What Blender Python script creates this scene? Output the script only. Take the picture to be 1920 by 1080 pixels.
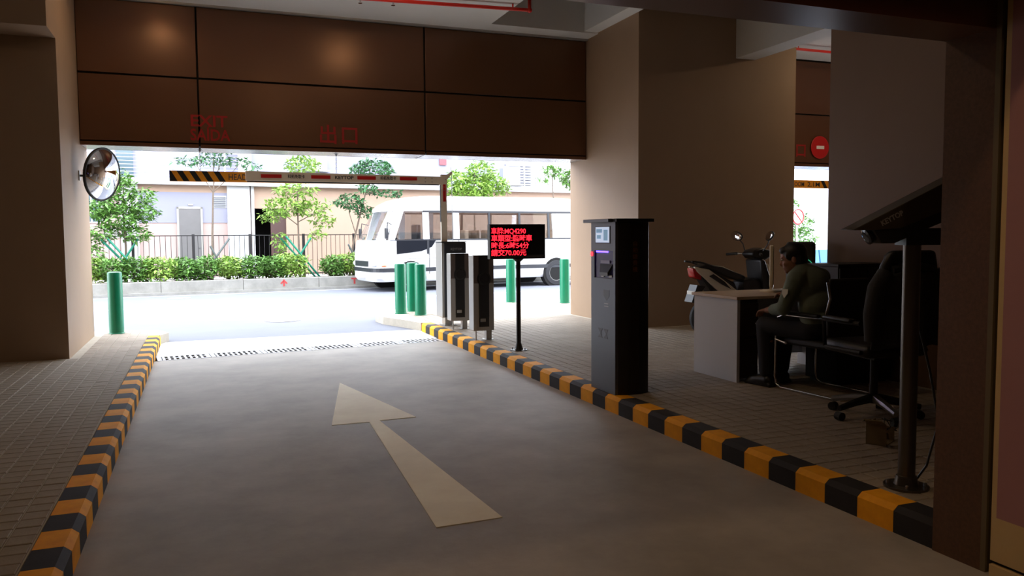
import bpy, bmesh, math, random
from mathutils import Vector, Matrix, Euler
random.seed(7)
PI = math.pi
scene = bpy.context.scene
COL = scene.collection
for o in list(bpy.data.objects):
    bpy.data.objects.remove(o)

# ------------------------------------------------------------------ camera
cam_data = bpy.data.cameras.new('camera')
cam_data.sensor_width = 36.0
cam_data.lens = 36.0 * 1500.0 / 1920.0
cam_data.clip_start = 0.05
cam_data.clip_end = 300
cam = bpy.data.objects.new('camera', cam_data)
COL.objects.link(cam)
cam.matrix_world = Matrix((
    (0.9324962, 0.0307451, -0.3598688, 0.0),
    (-0.3611022, 0.0587163, -0.9306759, 0.0),
    (-0.0074835, 0.9978011, 0.0658549, 1.45),
    (0, 0, 0, 1)))
scene.camera = cam

# ------------------------------------------------------------------ world, exposure
SKY_STRENGTH = 7.6
world = bpy.data.worlds.new('overcast_sky')
scene.world = world
world.use_nodes = True
wb = world.node_tree.nodes['Background']
wb.inputs[0].default_value = (0.86, 0.92, 1.0, 1)
wb.inputs[1].default_value = SKY_STRENGTH
scene.view_settings.view_transform = 'Standard'
scene.view_settings.look = 'None'
scene.view_settings.gamma = 1.0
scene.view_settings.use_curve_mapping = False
scene.view_settings.exposure = 0.35
LAMP_STRENGTH = 34.0

# ------------------------------------------------------------------ materials
def lin(c):
    c = c / 255.0
    return c / 12.92 if c <= 0.04045 else ((c + 0.055) / 1.055) ** 2.4

MATS = {}
def mat(name, rgb, rough=0.6, metal=0.0, var=0.0, scale=4.0, bump=0.0, bscale=60.0,
        emit=0.0, spec=0.5, coat=0.0, k=1.0):
    if name in MATS:
        return MATS[name]
    m = bpy.data.materials.new(name)
    m.use_nodes = True
    nt = m.node_tree
    b = nt.nodes['Principled BSDF']
    c = (lin(rgb[0]) * k, lin(rgb[1]) * k, lin(rgb[2]) * k, 1)
    b.inputs['Base Color'].default_value = c
    b.inputs['Roughness'].default_value = rough
    b.inputs['Metallic'].default_value = metal
    b.inputs['Specular IOR Level'].default_value = spec
    if coat:
        b.inputs['Coat Weight'].default_value = coat
    if emit:
        b.inputs['Emission Color'].default_value = c
        b.inputs['Emission Strength'].default_value = emit
    if var or bump:
        tc = nt.nodes.new('ShaderNodeTexCoord')
    if var:
        n = nt.nodes.new('ShaderNodeTexNoise')
        n.inputs['Scale'].default_value = scale
        n.inputs['Detail'].default_value = 6
        n.inputs['Roughness'].default_value = 0.65
        nt.links.new(tc.outputs['Object'], n.inputs['Vector'])
        r = nt.nodes.new('ShaderNodeValToRGB')
        r.color_ramp.elements[0].position = 0.3
        r.color_ramp.elements[1].position = 0.7
        lo = [max(0, x * (1 - var)) for x in c[:3]]
        hi = [min(1, x * (1 + var)) for x in c[:3]]
        r.color_ramp.elements[0].color = (*lo, 1)
        r.color_ramp.elements[1].color = (*hi, 1)
        nt.links.new(n.outputs['Fac'], r.inputs['Fac'])
        nt.links.new(r.outputs['Color'], b.inputs['Base Color'])
    if bump:
        n2 = nt.nodes.new('ShaderNodeTexNoise')
        n2.inputs['Scale'].default_value = bscale
        n2.inputs['Detail'].default_value = 4
        nt.links.new(tc.outputs['Object'], n2.inputs['Vector'])
        bp = nt.nodes.new('ShaderNodeBump')
        bp.inputs['Strength'].default_value = bump
        bp.inputs['Distance'].default_value = 0.01
        nt.links.new(n2.outputs['Fac'], bp.inputs['Height'])
        nt.links.new(bp.outputs['Normal'], b.inputs['Normal'])
    MATS[name] = m
    return m

def glass_mat(name, tint, refl=0.12, rough=0.02):
    if name in MATS:
        return MATS[name]
    m = bpy.data.materials.new(name)
    m.use_nodes = True
    nt = m.node_tree
    nt.nodes.clear()
    out = nt.nodes.new('ShaderNodeOutputMaterial')
    mix = nt.nodes.new('ShaderNodeMixShader')
    tr = nt.nodes.new('ShaderNodeBsdfTransparent')
    gl = nt.nodes.new('ShaderNodeBsdfGlossy')
    tr.inputs['Color'].default_value = (*[lin(x) for x in tint], 1)
    gl.inputs['Roughness'].default_value = rough
    gl.inputs['Color'].default_value = (1, 1, 1, 1)
    mix.inputs['Fac'].default_value = refl
    nt.links.new(tr.outputs[0], mix.inputs[1])
    nt.links.new(gl.outputs[0], mix.inputs[2])
    nt.links.new(mix.outputs[0], out.inputs['Surface'])
    MATS[name] = m
    return m

# ------------------------------------------------------------------ mesh helpers
class MB:
    def __init__(self):
        self.v = []
        self.f = []
    def add(self, vs, fs):
        n = len(self.v)
        self.v += [tuple(p) for p in vs]
        self.f += [tuple(i + n for i in f) for f in fs]
        return self
    def box(self, x0, y0, z0, x1, y1, z1, M=None):
        vs = [Vector(p) for p in ((x0, y0, z0), (x1, y0, z0), (x1, y1, z0), (x0, y1, z0),
                                  (x0, y0, z1), (x1, y0, z1), (x1, y1, z1), (x0, y1, z1))]
        if M:
            vs = [M @ p for p in vs]
        return self.add(vs, [(0, 3, 2, 1), (4, 5, 6, 7), (0, 1, 5, 4), (1, 2, 6, 5), (2, 3, 7, 6), (3, 0, 4, 7)])
    def prism(self, poly, off):
        off = Vector(off)
        a = [Vector(p) for p in poly]
        n = len(a)
        nrm = Vector((0, 0, 0))
        for i in range(n):
            p, q = a[i], a[(i + 1) % n]
            nrm += p.cross(q)
        if nrm.dot(off) > 0:
            a = a[::-1]
        b = [p + off for p in a]
        fs = [tuple(range(n)), tuple(range(2 * n - 1, n - 1, -1))]
        for i in range(n):
            j = (i + 1) % n
            fs.append((j, i, n + i, n + j))
        return self.add(a + b, fs)
    def cyl(self, p0, p1, r0, r1=None, n=14):
        r1 = r0 if r1 is None else r1
        return self.tube([p0, p1], [r0, r1], n)
    def tube(self, pts, r, n=8, caps=True, flat=None):
        pts = [Vector(p) for p in pts]
        k = len(pts)
        rs = r if isinstance(r, (list, tuple)) else [r] * k
        t0 = (pts[1] - pts[0]).normalized()
        a = Vector((0, 0, 1)) if abs(t0.z) < 0.9 else Vector((1, 0, 0))
        nv = (a - t0 * a.dot(t0)).normalized()
        vs, fs = [], []
        for i in range(k):
            if i == 0:
                t = t0
            elif i == k - 1:
                t = (pts[i] - pts[i - 1]).normalized()
            else:
                t = ((pts[i] - pts[i - 1]).normalized() + (pts[i + 1] - pts[i]).normalized())
                t = t.normalized() if t.length > 1e-6 else (pts[i + 1] - pts[i]).normalized()
            nv = (nv - t * nv.dot(t))
            nv = nv.normalized() if nv.length > 1e-6 else t.orthogonal().normalized()
            bv = t.cross(nv)
            for j in range(n):
                an = 2 * PI * j / n
                vs.append(pts[i] + (nv * math.cos(an) + bv * math.sin(an)) * rs[i])
        for i in range(k - 1):
            for j in range(n):
                j2 = (j + 1) % n
                fs.append((i * n + j, i * n + j2, (i + 1) * n + j2, (i + 1) * n + j))
        if caps:
            fs.append(tuple(range(n - 1, -1, -1)))
            fs.append(tuple((k - 1) * n + j for j in range(n)))
        return self.add(vs, fs)
    def lathe(self, prof, n=24, M=None):
        vs, fs = [], []
        k = len(prof)
        for (r, z) in prof:
            for j in range(n):
                an = 2 * PI * j / n
                p = Vector((r * math.cos(an), r * math.sin(an), z))
                vs.append(M @ p if M else p)
        for i in range(k - 1):
            for j in range(n):
                j2 = (j + 1) % n
                fs.append((i * n + j, i * n + j2, (i + 1) * n + j2, (i + 1) * n + j))
        fs.append(tuple(range(n - 1, -1, -1)))
        fs.append(tuple((k - 1) * n + j for j in range(n)))
        return self.add(vs, fs)
    def ellip(self, c, r, nu=16, nv=10, M=None):
        c = Vector(c)
        vs, fs = [], []
        for i in range(nv + 1):
            th = PI * i / nv
            for j in range(nu):
                ph = 2 * PI * j / nu
                p = Vector((r[0] * math.sin(th) * math.cos(ph), r[1] * math.sin(th) * math.sin(ph), r[2] * math.cos(th)))
                if M:
                    p = M @ p
                vs.append(c + p)
        for i in range(nv):
            for j in range(nu):
                j2 = (j + 1) % nu
                fs.append((i * nu + j, (i + 1) * nu + j, (i + 1) * nu + j2, i * nu + j2))
        return self.add(vs, fs)
    def mesh(self, name, smooth=False):
        me = bpy.data.meshes.new(name)
        me.from_pydata(self.v, [], self.f)
        me.update()
        if smooth:
            bm = bmesh.new()
            bm.from_mesh(me)
            bmesh.ops.remove_doubles(bm, verts=bm.verts, dist=1e-5)
            bm.to_mesh(me)
            bm.free()
            for p in me.polygons:
                p.use_smooth = True
            me.set_sharp_from_angle(angle=math.radians(38))
        return me
    def build(self, name, m, parent=None, smooth=False, bevel=0.0, segs=2):
        me = self.mesh(name, smooth)
        me.materials.append(m)
        return link(name, me, parent, bevel, segs)

def link(name, me, parent=None, bevel=0.0, segs=2):
    o = bpy.data.objects.new(name, me)
    COL.objects.link(o)
    if parent:
        o.parent = parent
    if bevel:
        md = o.modifiers.new('bevel', 'BEVEL')
        md.width = bevel
        md.segments = segs
        md.limit_method = 'ANGLE'
        md.angle_limit = math.radians(40)
        for p in me.polygons:
            p.use_smooth = True
        me.set_sharp_from_angle(angle=math.radians(60))
    return o

def B(*a):
    return MB().box(*a)

def tag(o, label=None, cat=None, group=None, kind=None):
    if label: o['label'] = label
    if cat: o['category'] = cat
    if group: o['group'] = group
    if kind: o['kind'] = kind
    return o

def thing(name, label, cat, loc=(0, 0, 0), rz=0.0, group=None):
    o = bpy.data.objects.new(name, None)
    o.empty_display_size = 0.1
    COL.objects.link(o)
    o.location = loc
    o.rotation_euler = (0, 0, rz)
    return tag(o, label, cat, group)

def struct(o):
    o['kind'] = 'structure'
    return o

def copy_tree(o, parent=None):
    c = o.copy()
    COL.objects.link(c)
    c.parent = parent
    for ch in o.children:
        copy_tree(ch, c)
    return c

def text(name, s, size, m, parent, M, depth=0.002, bold=0.0, width=None, align='LEFT', label=None):
    cu = bpy.data.curves.new(name, 'FONT')
    cu.body = s
    cu.size = size
    cu.extrude = depth
    cu.offset = bold
    cu.align_x = align
    cu.resolution_u = 3
    t = bpy.data.objects.new(name, cu)
    COL.objects.link(t)
    dg = bpy.context.evaluated_depsgraph_get()
    me = bpy.data.meshes.new_from_object(t.evaluated_get(dg))
    bpy.data.objects.remove(t)
    bpy.data.curves.remove(cu)
    me.name = name
    if width and len(me.vertices):
        xs = [v.co.x for v in me.vertices]
        k = width / max(1e-6, max(xs) - min(xs))
        for v in me.vertices:
            v.co.x *= k
    me.transform(M)
    me.materials.clear()
    me.materials.append(m)
    o = bpy.data.objects.new(name, me)
    COL.objects.link(o)
    o.parent = parent
    if label: o['label'] = label
    return o

def facing(origin, right, up):
    r = Vector(right).normalized()
    u = Vector(up).normalized()
    n = r.cross(u)
    M = Matrix((r, u, n)).transposed().to_4x4()
    M.translation = Vector(origin)
    return M

# ------------------------------------------------------------------ common materials
M_conc = mat('lane_concrete', (160, 153, 146), 0.58, spec=0.28, var=0.22, scale=1.3, bump=0.12, bscale=25)
M_apron = mat('apron_concrete', (190, 188, 186), 0.6, var=0.08, scale=1.2, bump=0.1, bscale=30)
M_road = mat('asphalt_road', (104, 106, 115), 0.75, spec=0.25, var=0.08, scale=0.8, bump=0.2, bscale=80)
M_joint = mat('paver_joint_sand', (176, 168, 154), 0.9, var=0.1, scale=9)
M_paver = mat('paver_grey', (150, 138, 124), 0.7, spec=0.3, var=0.16, scale=2.3, bump=0.15, bscale=70)
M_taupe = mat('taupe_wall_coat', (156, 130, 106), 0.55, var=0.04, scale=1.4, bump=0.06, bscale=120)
M_brown = mat('bronze_panel', (106, 72, 50), 0.3, metal=0.35, var=0.03, scale=0.6)
M_black = mat('matt_black', (14, 13, 13), 0.6)
M_gap = mat('dark_gap', (10, 8, 8), 0.9)
M_soffit = mat('soffit_metal', (190, 192, 198), 0.25, metal=0.6)
M_ceil = mat('ceiling_white', (222, 222, 220), 0.7, var=0.02, scale=1)
M_slab = mat('ceiling_concrete', (120, 115, 108), 0.8, var=0.08, scale=1)
M_granite = mat('brown_granite', (92, 62, 42), 0.45, var=0.25, scale=55, bump=0.05, bscale=150)
M_kyel = mat('kerb_yellow', (250, 166, 18), 0.7, spec=0.25, var=0.14, scale=9, bump=0.08, bscale=50)
M_kblk = mat('kerb_black', (44, 41, 42), 0.7, spec=0.25, var=0.2, scale=9, bump=0.08, bscale=50)
M_white = mat('road_paint_white', (250, 243, 226), 0.7, spec=0.25, var=0.07, scale=3.0, bump=0.05)
M_red = mat('sign_red', (190, 22, 22), 0.45)
M_redp = mat('pipe_red', (206, 40, 28), 0.35)
M_chrome = mat('chrome', (210, 210, 212), 0.12, metal=1.0)
M_steel = mat('brushed_steel', (150, 150, 152), 0.32, metal=0.85)
M_alu = mat('aluminium_grey', (168, 166, 162), 0.4, metal=0.5)
M_sign_white = mat('sign_white', (238, 236, 232), 0.45)

# ------------------------------------------------------------------ floor, road, sidewalks
GS = 0.0965
def yA(x): return 10.22 + GS * (x + 0.53)
def yB(x): return yA(x) + 0.36
fl = MB().prism([(-12, -9, 0), (20, -9, 0), (20, 12.05, 0), (3.2, 12.05, 0), (3.2, yA(3.2), 0), (-0.7, yA(-0.7), 0),
                 (-0.7, 12.05, 0), (-12, 12.05, 0)], (0, 0, -0.2)).build('floor', M_conc)
struct(fl)
MB().prism([(-0.7, yB(-0.7), 0), (3.2, yB(3.2), 0), (3.2, 12.05, 0), (-0.7, 12.05, 0)], (0, 0, -0.2)).build('apron_slab', M_apron, fl)
MB().prism([(-0.7, yA(-0.7), -0.11), (3.2, yA(3.2), -0.11), (3.2, yB(3.2), -0.11), (-0.7, yB(-0.7), -0.11)], (0, 0, -0.09)).build('drain_channel', M_gap, fl)
arrow = MB().prism([(1.234, 7.95, 0.0), (0.888, 6.165, 0), (1.178, 6.16, 0), (1.045, 3.77, 0), (1.40, 3.78, 0), (1.262, 6.175, 0), (1.56, 6.185, 0)],
                   (0, 0, 0.003)).build('arrow_marking', M_white, fl)
arrow['label'] = 'cream painted arrow pointing to the exit'

# drain grate: a row of cast panels with two rows of slots
grate = thing('drain_grate', 'light steel drain grate with two rows of slots across the lane', 'drain grate', (-0.53, yA(-0.53), 0), math.atan(GS))
g_m = mat('grate_metal', (176, 176, 180), 0.4, metal=0.3)
NP, PW = 6, 3.63 / 6
gm = MB()
for yy, w in ((0.003, 0.032), (0.166, 0.03), (0.325, 0.032)):
    gm.box(0.004, yy, -0.002, PW - 0.004, yy + w, 0.003)
for k in range(10):
    xx = 0.004 + k * (PW - 0.05 - 0.008) / 9.0
    gm.box(xx, 0.03, -0.002, xx + (0.05 if k in (0, 9) else 0.028), 0.33, 0.003)
gme = gm.mesh('grate_panel')
gme.materials.append(g_m)
for i in range(NP):
    o = link('grate_panel', gme, grate)
    o.location.x = i * PW

rd = struct(B(-45, 12.05, -0.2, 70, 70, -0.001).build('road', M_road))
AR = math.atan(0.115)
CU, SU = math.cos(AR), math.sin(AR)
def W(u, v, z=0.0):
    return (u * CU - v * SU, 22.1 + u * SU + v * CU, z)
M_line = mat('lane_line_paint', (200, 200, 202), 0.6)
def roadstrip(u0, u1, v0, v1, name, m, parent=rd, z=0.002):
    return MB().prism([W(u0, v0, -0.0005), W(u1, v0, -0.0005), W(u1, v1, -0.0005), W(u0, v1, -0.0005)], (0, 0, z)).build(name, m, parent)
roadstrip(-30, 45, -4.02, -3.90, 'lane_line', M_line)
roadstrip(-30, 45, -0.42, -0.34, 'edge_line', M_line)
M_mh = mat('manhole_iron', (128, 124, 126), 0.6, var=0.2, scale=20)
for (x, y, r) in ((1.27, 14.35, 0.30), (-0.56, 20.7, 0.28)):
    mh = MB().lathe([(r, -0.002), (r, 0.006), (r - 0.03, 0.006), (r - 0.03, 0.003), (0.02, 0.003)], 24).build('manhole_cover', M_mh, rd)
    mh.location = (x, y, 0)

SW = 0.13
Rpoly = [(3.232, 2.3), (8.6, 2.3), (8.6, 12.3), (9.4, 15.3), (7, 15.0), (4.2, 14.65), (3.3, 14.35), (2.9, 14.0), (2.72, 13.5), (2.75, 13.0),
         (2.95, 12.4), (3.09, 11.86), (3.232, 11.86)]
Lpoly = [(-12, -2), (-0.722, -2), (-0.722, 11.86), (-0.57, 11.86), (-0.47, 12.15), (-0.6, 12.5), (-1.1, 12.8), (-12, 12.0)]
swR = struct(MB().prism([(x, y, SW - 0.007) for x, y in Rpoly], (0, 0, -SW)).build('sidewalk_right', M_joint))
swL = struct(MB().prism([(x, y, SW - 0.007) for x, y in Lpoly], (0, 0, -SW)).build('sidewalk_left', M_joint))
def inpoly(p, poly):
    c = False
    n = len(poly)
    for i in range(n):
        a, b = poly[i], poly[(i + 1) % n]
        if (a[1] > p[1]) != (b[1] > p[1]) and p[0] < (b[0] - a[0]) * (p[1] - a[1]) / (b[1] - a[1]) + a[0]:
            c = not c
    return c
PT = 0.115
tile_mb = MB()
h = 0.0535
tile_mb.add([(-h, -h, -0.03), (h, -h, -0.03), (h, h, -0.03), (-h, h, -0.03),
             (-h, -h, -0.003), (h, -h, -0.003), (h, h, -0.003), (-h, h, -0.003),
             (-h + .004, -h + .004, 0), (h - .004, -h + .004, 0), (h - .004, h - .004, 0), (-h + .004, h - .004, 0)],
            [(0, 1, 5, 4), (1, 2, 6, 5), (2, 3, 7, 6), (3, 0, 4, 7), (4, 5, 9, 8), (5, 6, 10, 9), (6, 7, 11, 10), (7, 4, 8, 11), (8, 9, 10, 11)])
tile_me = tile_mb.mesh('paver')
tile_me.materials.append(M_paver)
def pave(parent, poly, x0, x1, y0, y1, seen, blocked):
    cells = []
    nx, ny = int(abs(x1 - x0) / PT), int((y1 - y0) / PT)
    sx = 1 if x1 > x0 else -1
    for j in range(ny):
        for i in range(nx):
            x = x0 + sx * (i + 0.5) * PT
            y = y0 + (j + 0.5) * PT
            if all(inpoly((x + a * .06, y + b * .06), poly) for a in (-1, 1) for b in (-1, 1)) and not blocked(x, y):
                cells.append((x, y))
    near = sorted([c for c in cells if seen(*c)], key=lambda c: c[0] ** 2 + c[1] ** 2)[:290]
    ns = set(near)
    for (x, y) in near:
        o = link('paver', tile_me, parent)
        o.location = (x, y, SW + random.uniform(-0.001, 0.001))
    rest = MB()
    for (x, y) in cells:
        if (x, y) not in ns:
            z = SW + random.uniform(-0.001, 0.001)
            rest.add([(v[0] + x, v[1] + y, v[2] + z) for v in tile_mb.v], tile_mb.f)
    r = rest.build('paver_field', M_paver, parent)
    r['kind'] = 'stuff'
pave(swL, Lpoly, -0.725, -5.0, 2.2, 12.7, lambda x, y: x > -0.215 * y, lambda x, y: x < -1.34 and y > 9.88)
pave(swR, Rpoly, 3.235, 8.55, 2.66, 14.9, lambda x, y: x < 1.18 * y and y > 2.7,
     lambda x, y: (x > 5.68 and y > 9.82) or (x > 5.68 and 3.7 < y < 6.3))

# striped kerbs: one block per painted stripe
PB = 0.2285
prof = [(0, -0.02), (0, 0.105), (0.03, SW), (0.151, SW), (0.151, -0.02)]
kmesh = {}
for side in (1, -1):
    for nm, m in (('y', M_kyel), ('b', M_kblk)):
        me = MB().prism([(side * x, 0.001, z) for x, z in prof], (0, PB - 0.002, 0)).mesh('kerb_block')
        me.materials.append(m)
        kmesh[side, nm] = me
kR = thing('kerb', 'black and yellow striped kerb running past the payment kiosk', 'kerb', (3.08, 2.644, 0))
for k in range(40):
    o = link('kerb_block', kmesh[1, 'b' if k % 2 == 0 else 'y'], kR)
    o.location = (0, k * PB, 0)
kL = thing('kerb', 'black and yellow striped kerb along the sidewalk with the lone bollard', 'kerb', (-0.563, 3.602, 0))
for k in range(-14, 36):
    o = link('kerb_block', kmesh[-1, 'b' if k % 2 == 0 else 'y'], kL)
    o.location = (0, k * PB, 0)

# ------------------------------------------------------------------ walls and ceiling
CZ = 5.0
def wall(name, m, *bx):
    return struct(B(*bx).build(name, m))
wall('wall_pillar_left', M_taupe, -12, 9.93, 0, -1.40, 12.15, CZ)
wall('wall_pillar_right', M_taupe, 5.73, 9.88, 0, 8.44, 12.1, CZ)
wall('wall_pillar_middle', mat('middle_pillar_brown', (112, 86, 66), 0.55, var=0.04, scale=1.4, bump=0.06, bscale=120), 5.73, 3.75, 0, 8.44, 6.22, CZ)  # same finish as the taupe pillars, in a darker brown
wall('wall_left', M_taupe, -12.2, -9, 0, -12, 12, CZ)
wall('wall_right', M_taupe, 16.0, -9, 0, 16.2, 12.1, CZ)
wall('wall_back', M_taupe, -12, -9.2, 0, 16, -9, CZ)
wall('wall_pillar_far', M_taupe, 15.2, 9.88, 0, 16.0, 12.1, CZ)
wall('ceiling', M_slab, -12.2, -9.2, CZ, 16.2, 12.15, CZ + 0.3)
cs = B(-1.40, 4.2, 4.5, 4.0, 11.5, CZ).build('ceiling_slab', M_ceil)
struct(cs)
struct(B(8.44, 4.2, 4.5, 15.2, 11.5, CZ).build('ceiling_slab', M_ceil))
struct(B(4.0, 11.1, 4.5, 5.73, 11.5, CZ).build('ceiling_beam', M_ceil))
struct(B(5.50, 6.3, 4.52, 5.73, 11.1, CZ).build('ceiling_beam', M_ceil))
struct(B(7.35, 6.22, 4.0, 7.69, 9.88, CZ).build('ceiling_beam', M_ceil))
struct(B(-12, 9.40, 3.60, -1.40, 9.93, CZ).build('ceiling_beam', M_taupe))
trim = struct(B(-1.40, 11.44, 4.475, 5.73, 11.5, 4.5).build('trim_1', M_alu))

def header(name, x0, x1, joints):
    hd = B(x0, 11.53, 2.66, x1, 12.1, CZ).build(name, M_gap)
    struct(hd)
    xs = [x0] + joints + [x1]
    for i in range(len(xs) - 1):
        a = xs[i] + (0.012 if i else 0.006)
        b = xs[i + 1] - 0.012
        for (z0, z1) in ((2.70, 3.535), (3.560, 4.47)):
            B(a, 11.50, z0, b, 11.535, z1).build('panel', M_brown, hd, bevel=0.004)
        B(a, 11.49, 2.635, b, 11.535, 2.683).build('edge_strip', M_brown, hd)
        B(a, 11.52, 2.640, b, 12.11, 2.664).build('soffit_panel', M_soffit, hd)
    B(x0, 12.1, 2.64, x1, 12.13, CZ).build('outer_cladding', M_brown, hd)
    return hd
hd1 = header('wall_exit_header', -1.40, 5.73, [0.015, 3.105])
hd2 = header('wall_entrance_header', 8.44, 15.2, [11.0, 13.1])
M_let = mat('lettering_red', (158, 20, 20), 0.5)
def face_front(x, y, z):
    return facing((x, y, z), (1, 0, 0), (0, 0, 1))
text('lettering', 'EXIT', 0.21, M_let, hd1, face_front(-0.10, 11.499, 2.925), bold=0.004, width=0.46, label='red letters EXIT')
text('lettering', 'SAÍDA', 0.21, M_let, hd1, face_front(-0.10, 11.499, 2.74), bold=0.004, width=0.50, label='red letters SAIDA')
text('lettering', '出', 0.28, M_let, hd1, face_front(1.56, 11.499, 2.775), bold=0.004, label='red character for exit')
text('lettering', '口', 0.28, M_let, hd1, face_front(1.86, 11.499, 2.775), bold=0.004, label='red character for exit')
for q, ch in enumerate('入口'):
    text('lettering', ch, 0.26, M_let, hd2, face_front(9.55 + 0.28 * q, 11.499, 2.82), bold=0.004, label='red character for entrance')

ne = thing('no_entry_sign', 'round red no entry sign with white bar on brown panel', 'sign', (10.36, 11.50, 2.975))
MB().lathe([(0.19, 0), (0.20, -0.004), (0.20, -0.012), (0.19, -0.016)], 36, Matrix.Rotation(-PI / 2, 4, 'X')).build('disc', M_red, ne).location = (0, -0.018, 0)
B(-0.085, -0.040, -0.028, 0.085, -0.030, 0.028).build('bar', M_sign_white, ne)

# near portal: granite jamb, header and shutter guide, mauve side wall
wall('wall_near_jamb', M_granite, 3.07, 2.40, 0, 5.9, 2.64, 5.0)
nh = wall('wall_near_header', M_brown, -12, 2.40, 2.282, 3.07, 2.64, 5.0)
sb = thing('shutter_box', 'black roller shutter housing across the near opening', 'shutter housing', (0, 2.385, 2.40))
M_sbx = mat('shutter_black', (24, 23, 24), 0.6)
B(-12, -0.30, 0.0, 3.07, 0.0, 0.62).build('casing', M_sbx, sb, bevel=0.01)
B(-12, -0.20, -0.035, 3.05, -0.10, 0.0).build('bottom_lip', M_sbx, sb)
gd = thing('shutter_guide', 'tall metal roller shutter guide beside brown granite jamb', 'shutter guide', (3.07, 2.40, 0))
M_gd = mat('guide_metal', (116, 102, 76), 0.45, metal=0.3)
B(0.0, -0.024, 0, 0.10, 0.0, 5.0).build('outer_flange', M_gd, gd)
B(0.05, -0.046, 0, 0.10, -0.024, 5.0).build('slot', M_gap, gd)
mw = wall('wall_side', mat('mauve_paint', (172, 122, 124), 0.6, var=0.05, scale=2), 3.07, -9, 0.252, 3.4, 2.331, 5.0)
M_dado = mat('cream_paint', (206, 176, 126), 0.6, var=0.08, scale=3, bump=0.1, bscale=30)
B(3.07, 2.331, 0.065, 3.4, 2.354, 5.0).build('corner_bead', M_dado, mw)
B(3.07, -9, 0.065, 3.4, 2.331, 0.252).build('dado', M_dado, mw)
B(3.085, -9, 0.05, 3.4, 2.354, 0.065).build('shadow_gap', M_gap, mw)
struct(B(3.06, -9, 0, 3.4, 2.350, 0.05).build('baseboard_side', M_dado))

# ------------------------------------------------------------------ lamps
M_lampbody = mat('lamp_body', (225, 225, 225), 0.4)
def ceiling_lamp(x, y, z, label, power=1.0):
    M_lamp = mat('lamp_diffuser_%d' % int(power * 100), (255, 214, 162), 0.5, emit=LAMP_STRENGTH * power)
    t = thing('ceiling_lamp', label, 'lamp', (x, y, z), 0, 'garage ceiling lamps')
    MB().lathe([(0.15, 0), (0.15, -0.02), (0.02, -0.02)], 24).build('housing', M_lampbody, t, smooth=True)
    MB().lathe([(0.13, -0.02), (0.125, -0.04), (0.10, -0.06), (0.06, -0.075), (0.01, -0.08)], 24).build('diffuser', M_lamp, t, smooth=True)
    return t
ceiling_lamp(2.24, 9.4, 4.5, 'round ceiling lamp above the arrow lane')
ceiling_lamp(-0.45, 10.2, 4.5, 'round ceiling lamp near the convex mirror')
ceiling_lamp(9.9, 9.1, 4.5, 'round ceiling lamp above the entrance lane', 3.6)
ceiling_lamp(0.6, 0.7, CZ, 'round ceiling lamp behind the near header', 3.4)
ceiling_lamp(0.6, -2.2, CZ, 'round ceiling lamp deep inside the garage', 3.0)
ceiling_lamp(1.5, 5.4, 4.5, 'added round fill lamp over the tail of the painted arrow', 1.6)  # added out-of-view lamp, warms the mid-lane floor
ceiling_lamp(-3.4, 4.5, CZ, 'added round fill lamp over the left sidewalk', 1.6)  # unseen lamp, put in as warm fill for the left side

# sprinkler pipe
sp = thing('sprinkler_pipe', 'red sprinkler pipe with elbow under the white ceiling', 'pipe', (0, 10.15, 0))
pz = 4.435
MB().tube([(-1.3, 0.30, pz), (1.74, 0.13, pz), (4.0, -0.1, pz), (4.16, -0.115, pz)], 0.024, 10).build('main_pipe', M_redp, sp, smooth=True)
MB().tube([(4.16, -0.115, pz), (4.16, -0.115, 4.99)], 0.024, 10).build('riser', M_redp, sp, smooth=True)
MB().ellip((4.16, -0.115, pz), (0.036, 0.036, 0.036), 12, 8).build('elbow', M_redp, sp, smooth=True)
MB().tube([(3.93, -0.093, pz), (3.93, -0.093, 4.5)], 0.012, 8).build('hanger', M_redp, sp)
for hx in (0.4, 2.2):
    yy = 0.30 - (hx + 1.3) * 0.056
    MB().cyl((hx, yy, pz), (hx, yy, 4.5), 0.008, n=8).build('hanger', M_redp, sp)
for hx in (1.95, 2.36):
    yy = 0.13 - (hx - 1.74) * 0.10
    MB().lathe([(0.012, 0), (0.012, -0.05), (0.026, -0.055), (0.026, -0.062)], 10, Matrix.Translation((hx, yy, pz))).build('sprinkler_head', M_chrome, sp)
sp2 = thing('sprinkler_pipe', 'red sprinkler pipe above the no entry sign', 'pipe', (8.5, 10.6, 4.42))
MB().tube([(0, 0, 0), (6.5, 0, 0)], 0.022, 10).build('main_pipe', M_redp, sp2, smooth=True)
for hx in (0.6, 3, 5.5):
    MB().cyl((hx, 0, 0), (hx, 0, 0.08), 0.008, n=8).build('hanger', M_redp, sp2)

# ------------------------------------------------------------------ convex mirror
mt = thing('convex_mirror', 'round convex traffic mirror on black bracket on the left pillar', 'mirror', (-1.40, 11.30, 2.23))
M_mir = mat('mirror_glass', (235, 235, 240), 0.03, metal=1.0)
mc = Vector((0.29, -0.28, 0.0))
nrm = Vector((0.85, -0.50, -0.12)).normalized()
zax = nrm
xax = Vector((0, 0, 1)).cross(zax).normalized()
yax = zax.cross(xax)
MM = Matrix((xax, yax, zax)).transposed().to_4x4()
MM.translation = mc
RM = 0.315
capp = [(RM * math.sin(t * 0.1 * PI / 2 * 0.62) / math.sin(0.62 * PI / 2), 0.10 * (math.cos(t * 0.1 * PI / 2 * 0.62) - math.cos(0.62 * PI / 2)) / (1 - math.cos(0.62 * PI / 2))) for t in range(10, 0, -1)] + [(0.001, 0.10)]
MB().lathe(capp, 40, MM).build('mirror_face', M_mir, mt, smooth=True)
MB().lathe([(0.30, -0.035), (0.325, -0.02), (0.330, 0.0), (0.322, 0.012), (0.312, 0.008)], 40, MM).build('rim', M_black, mt, smooth=True)
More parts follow.
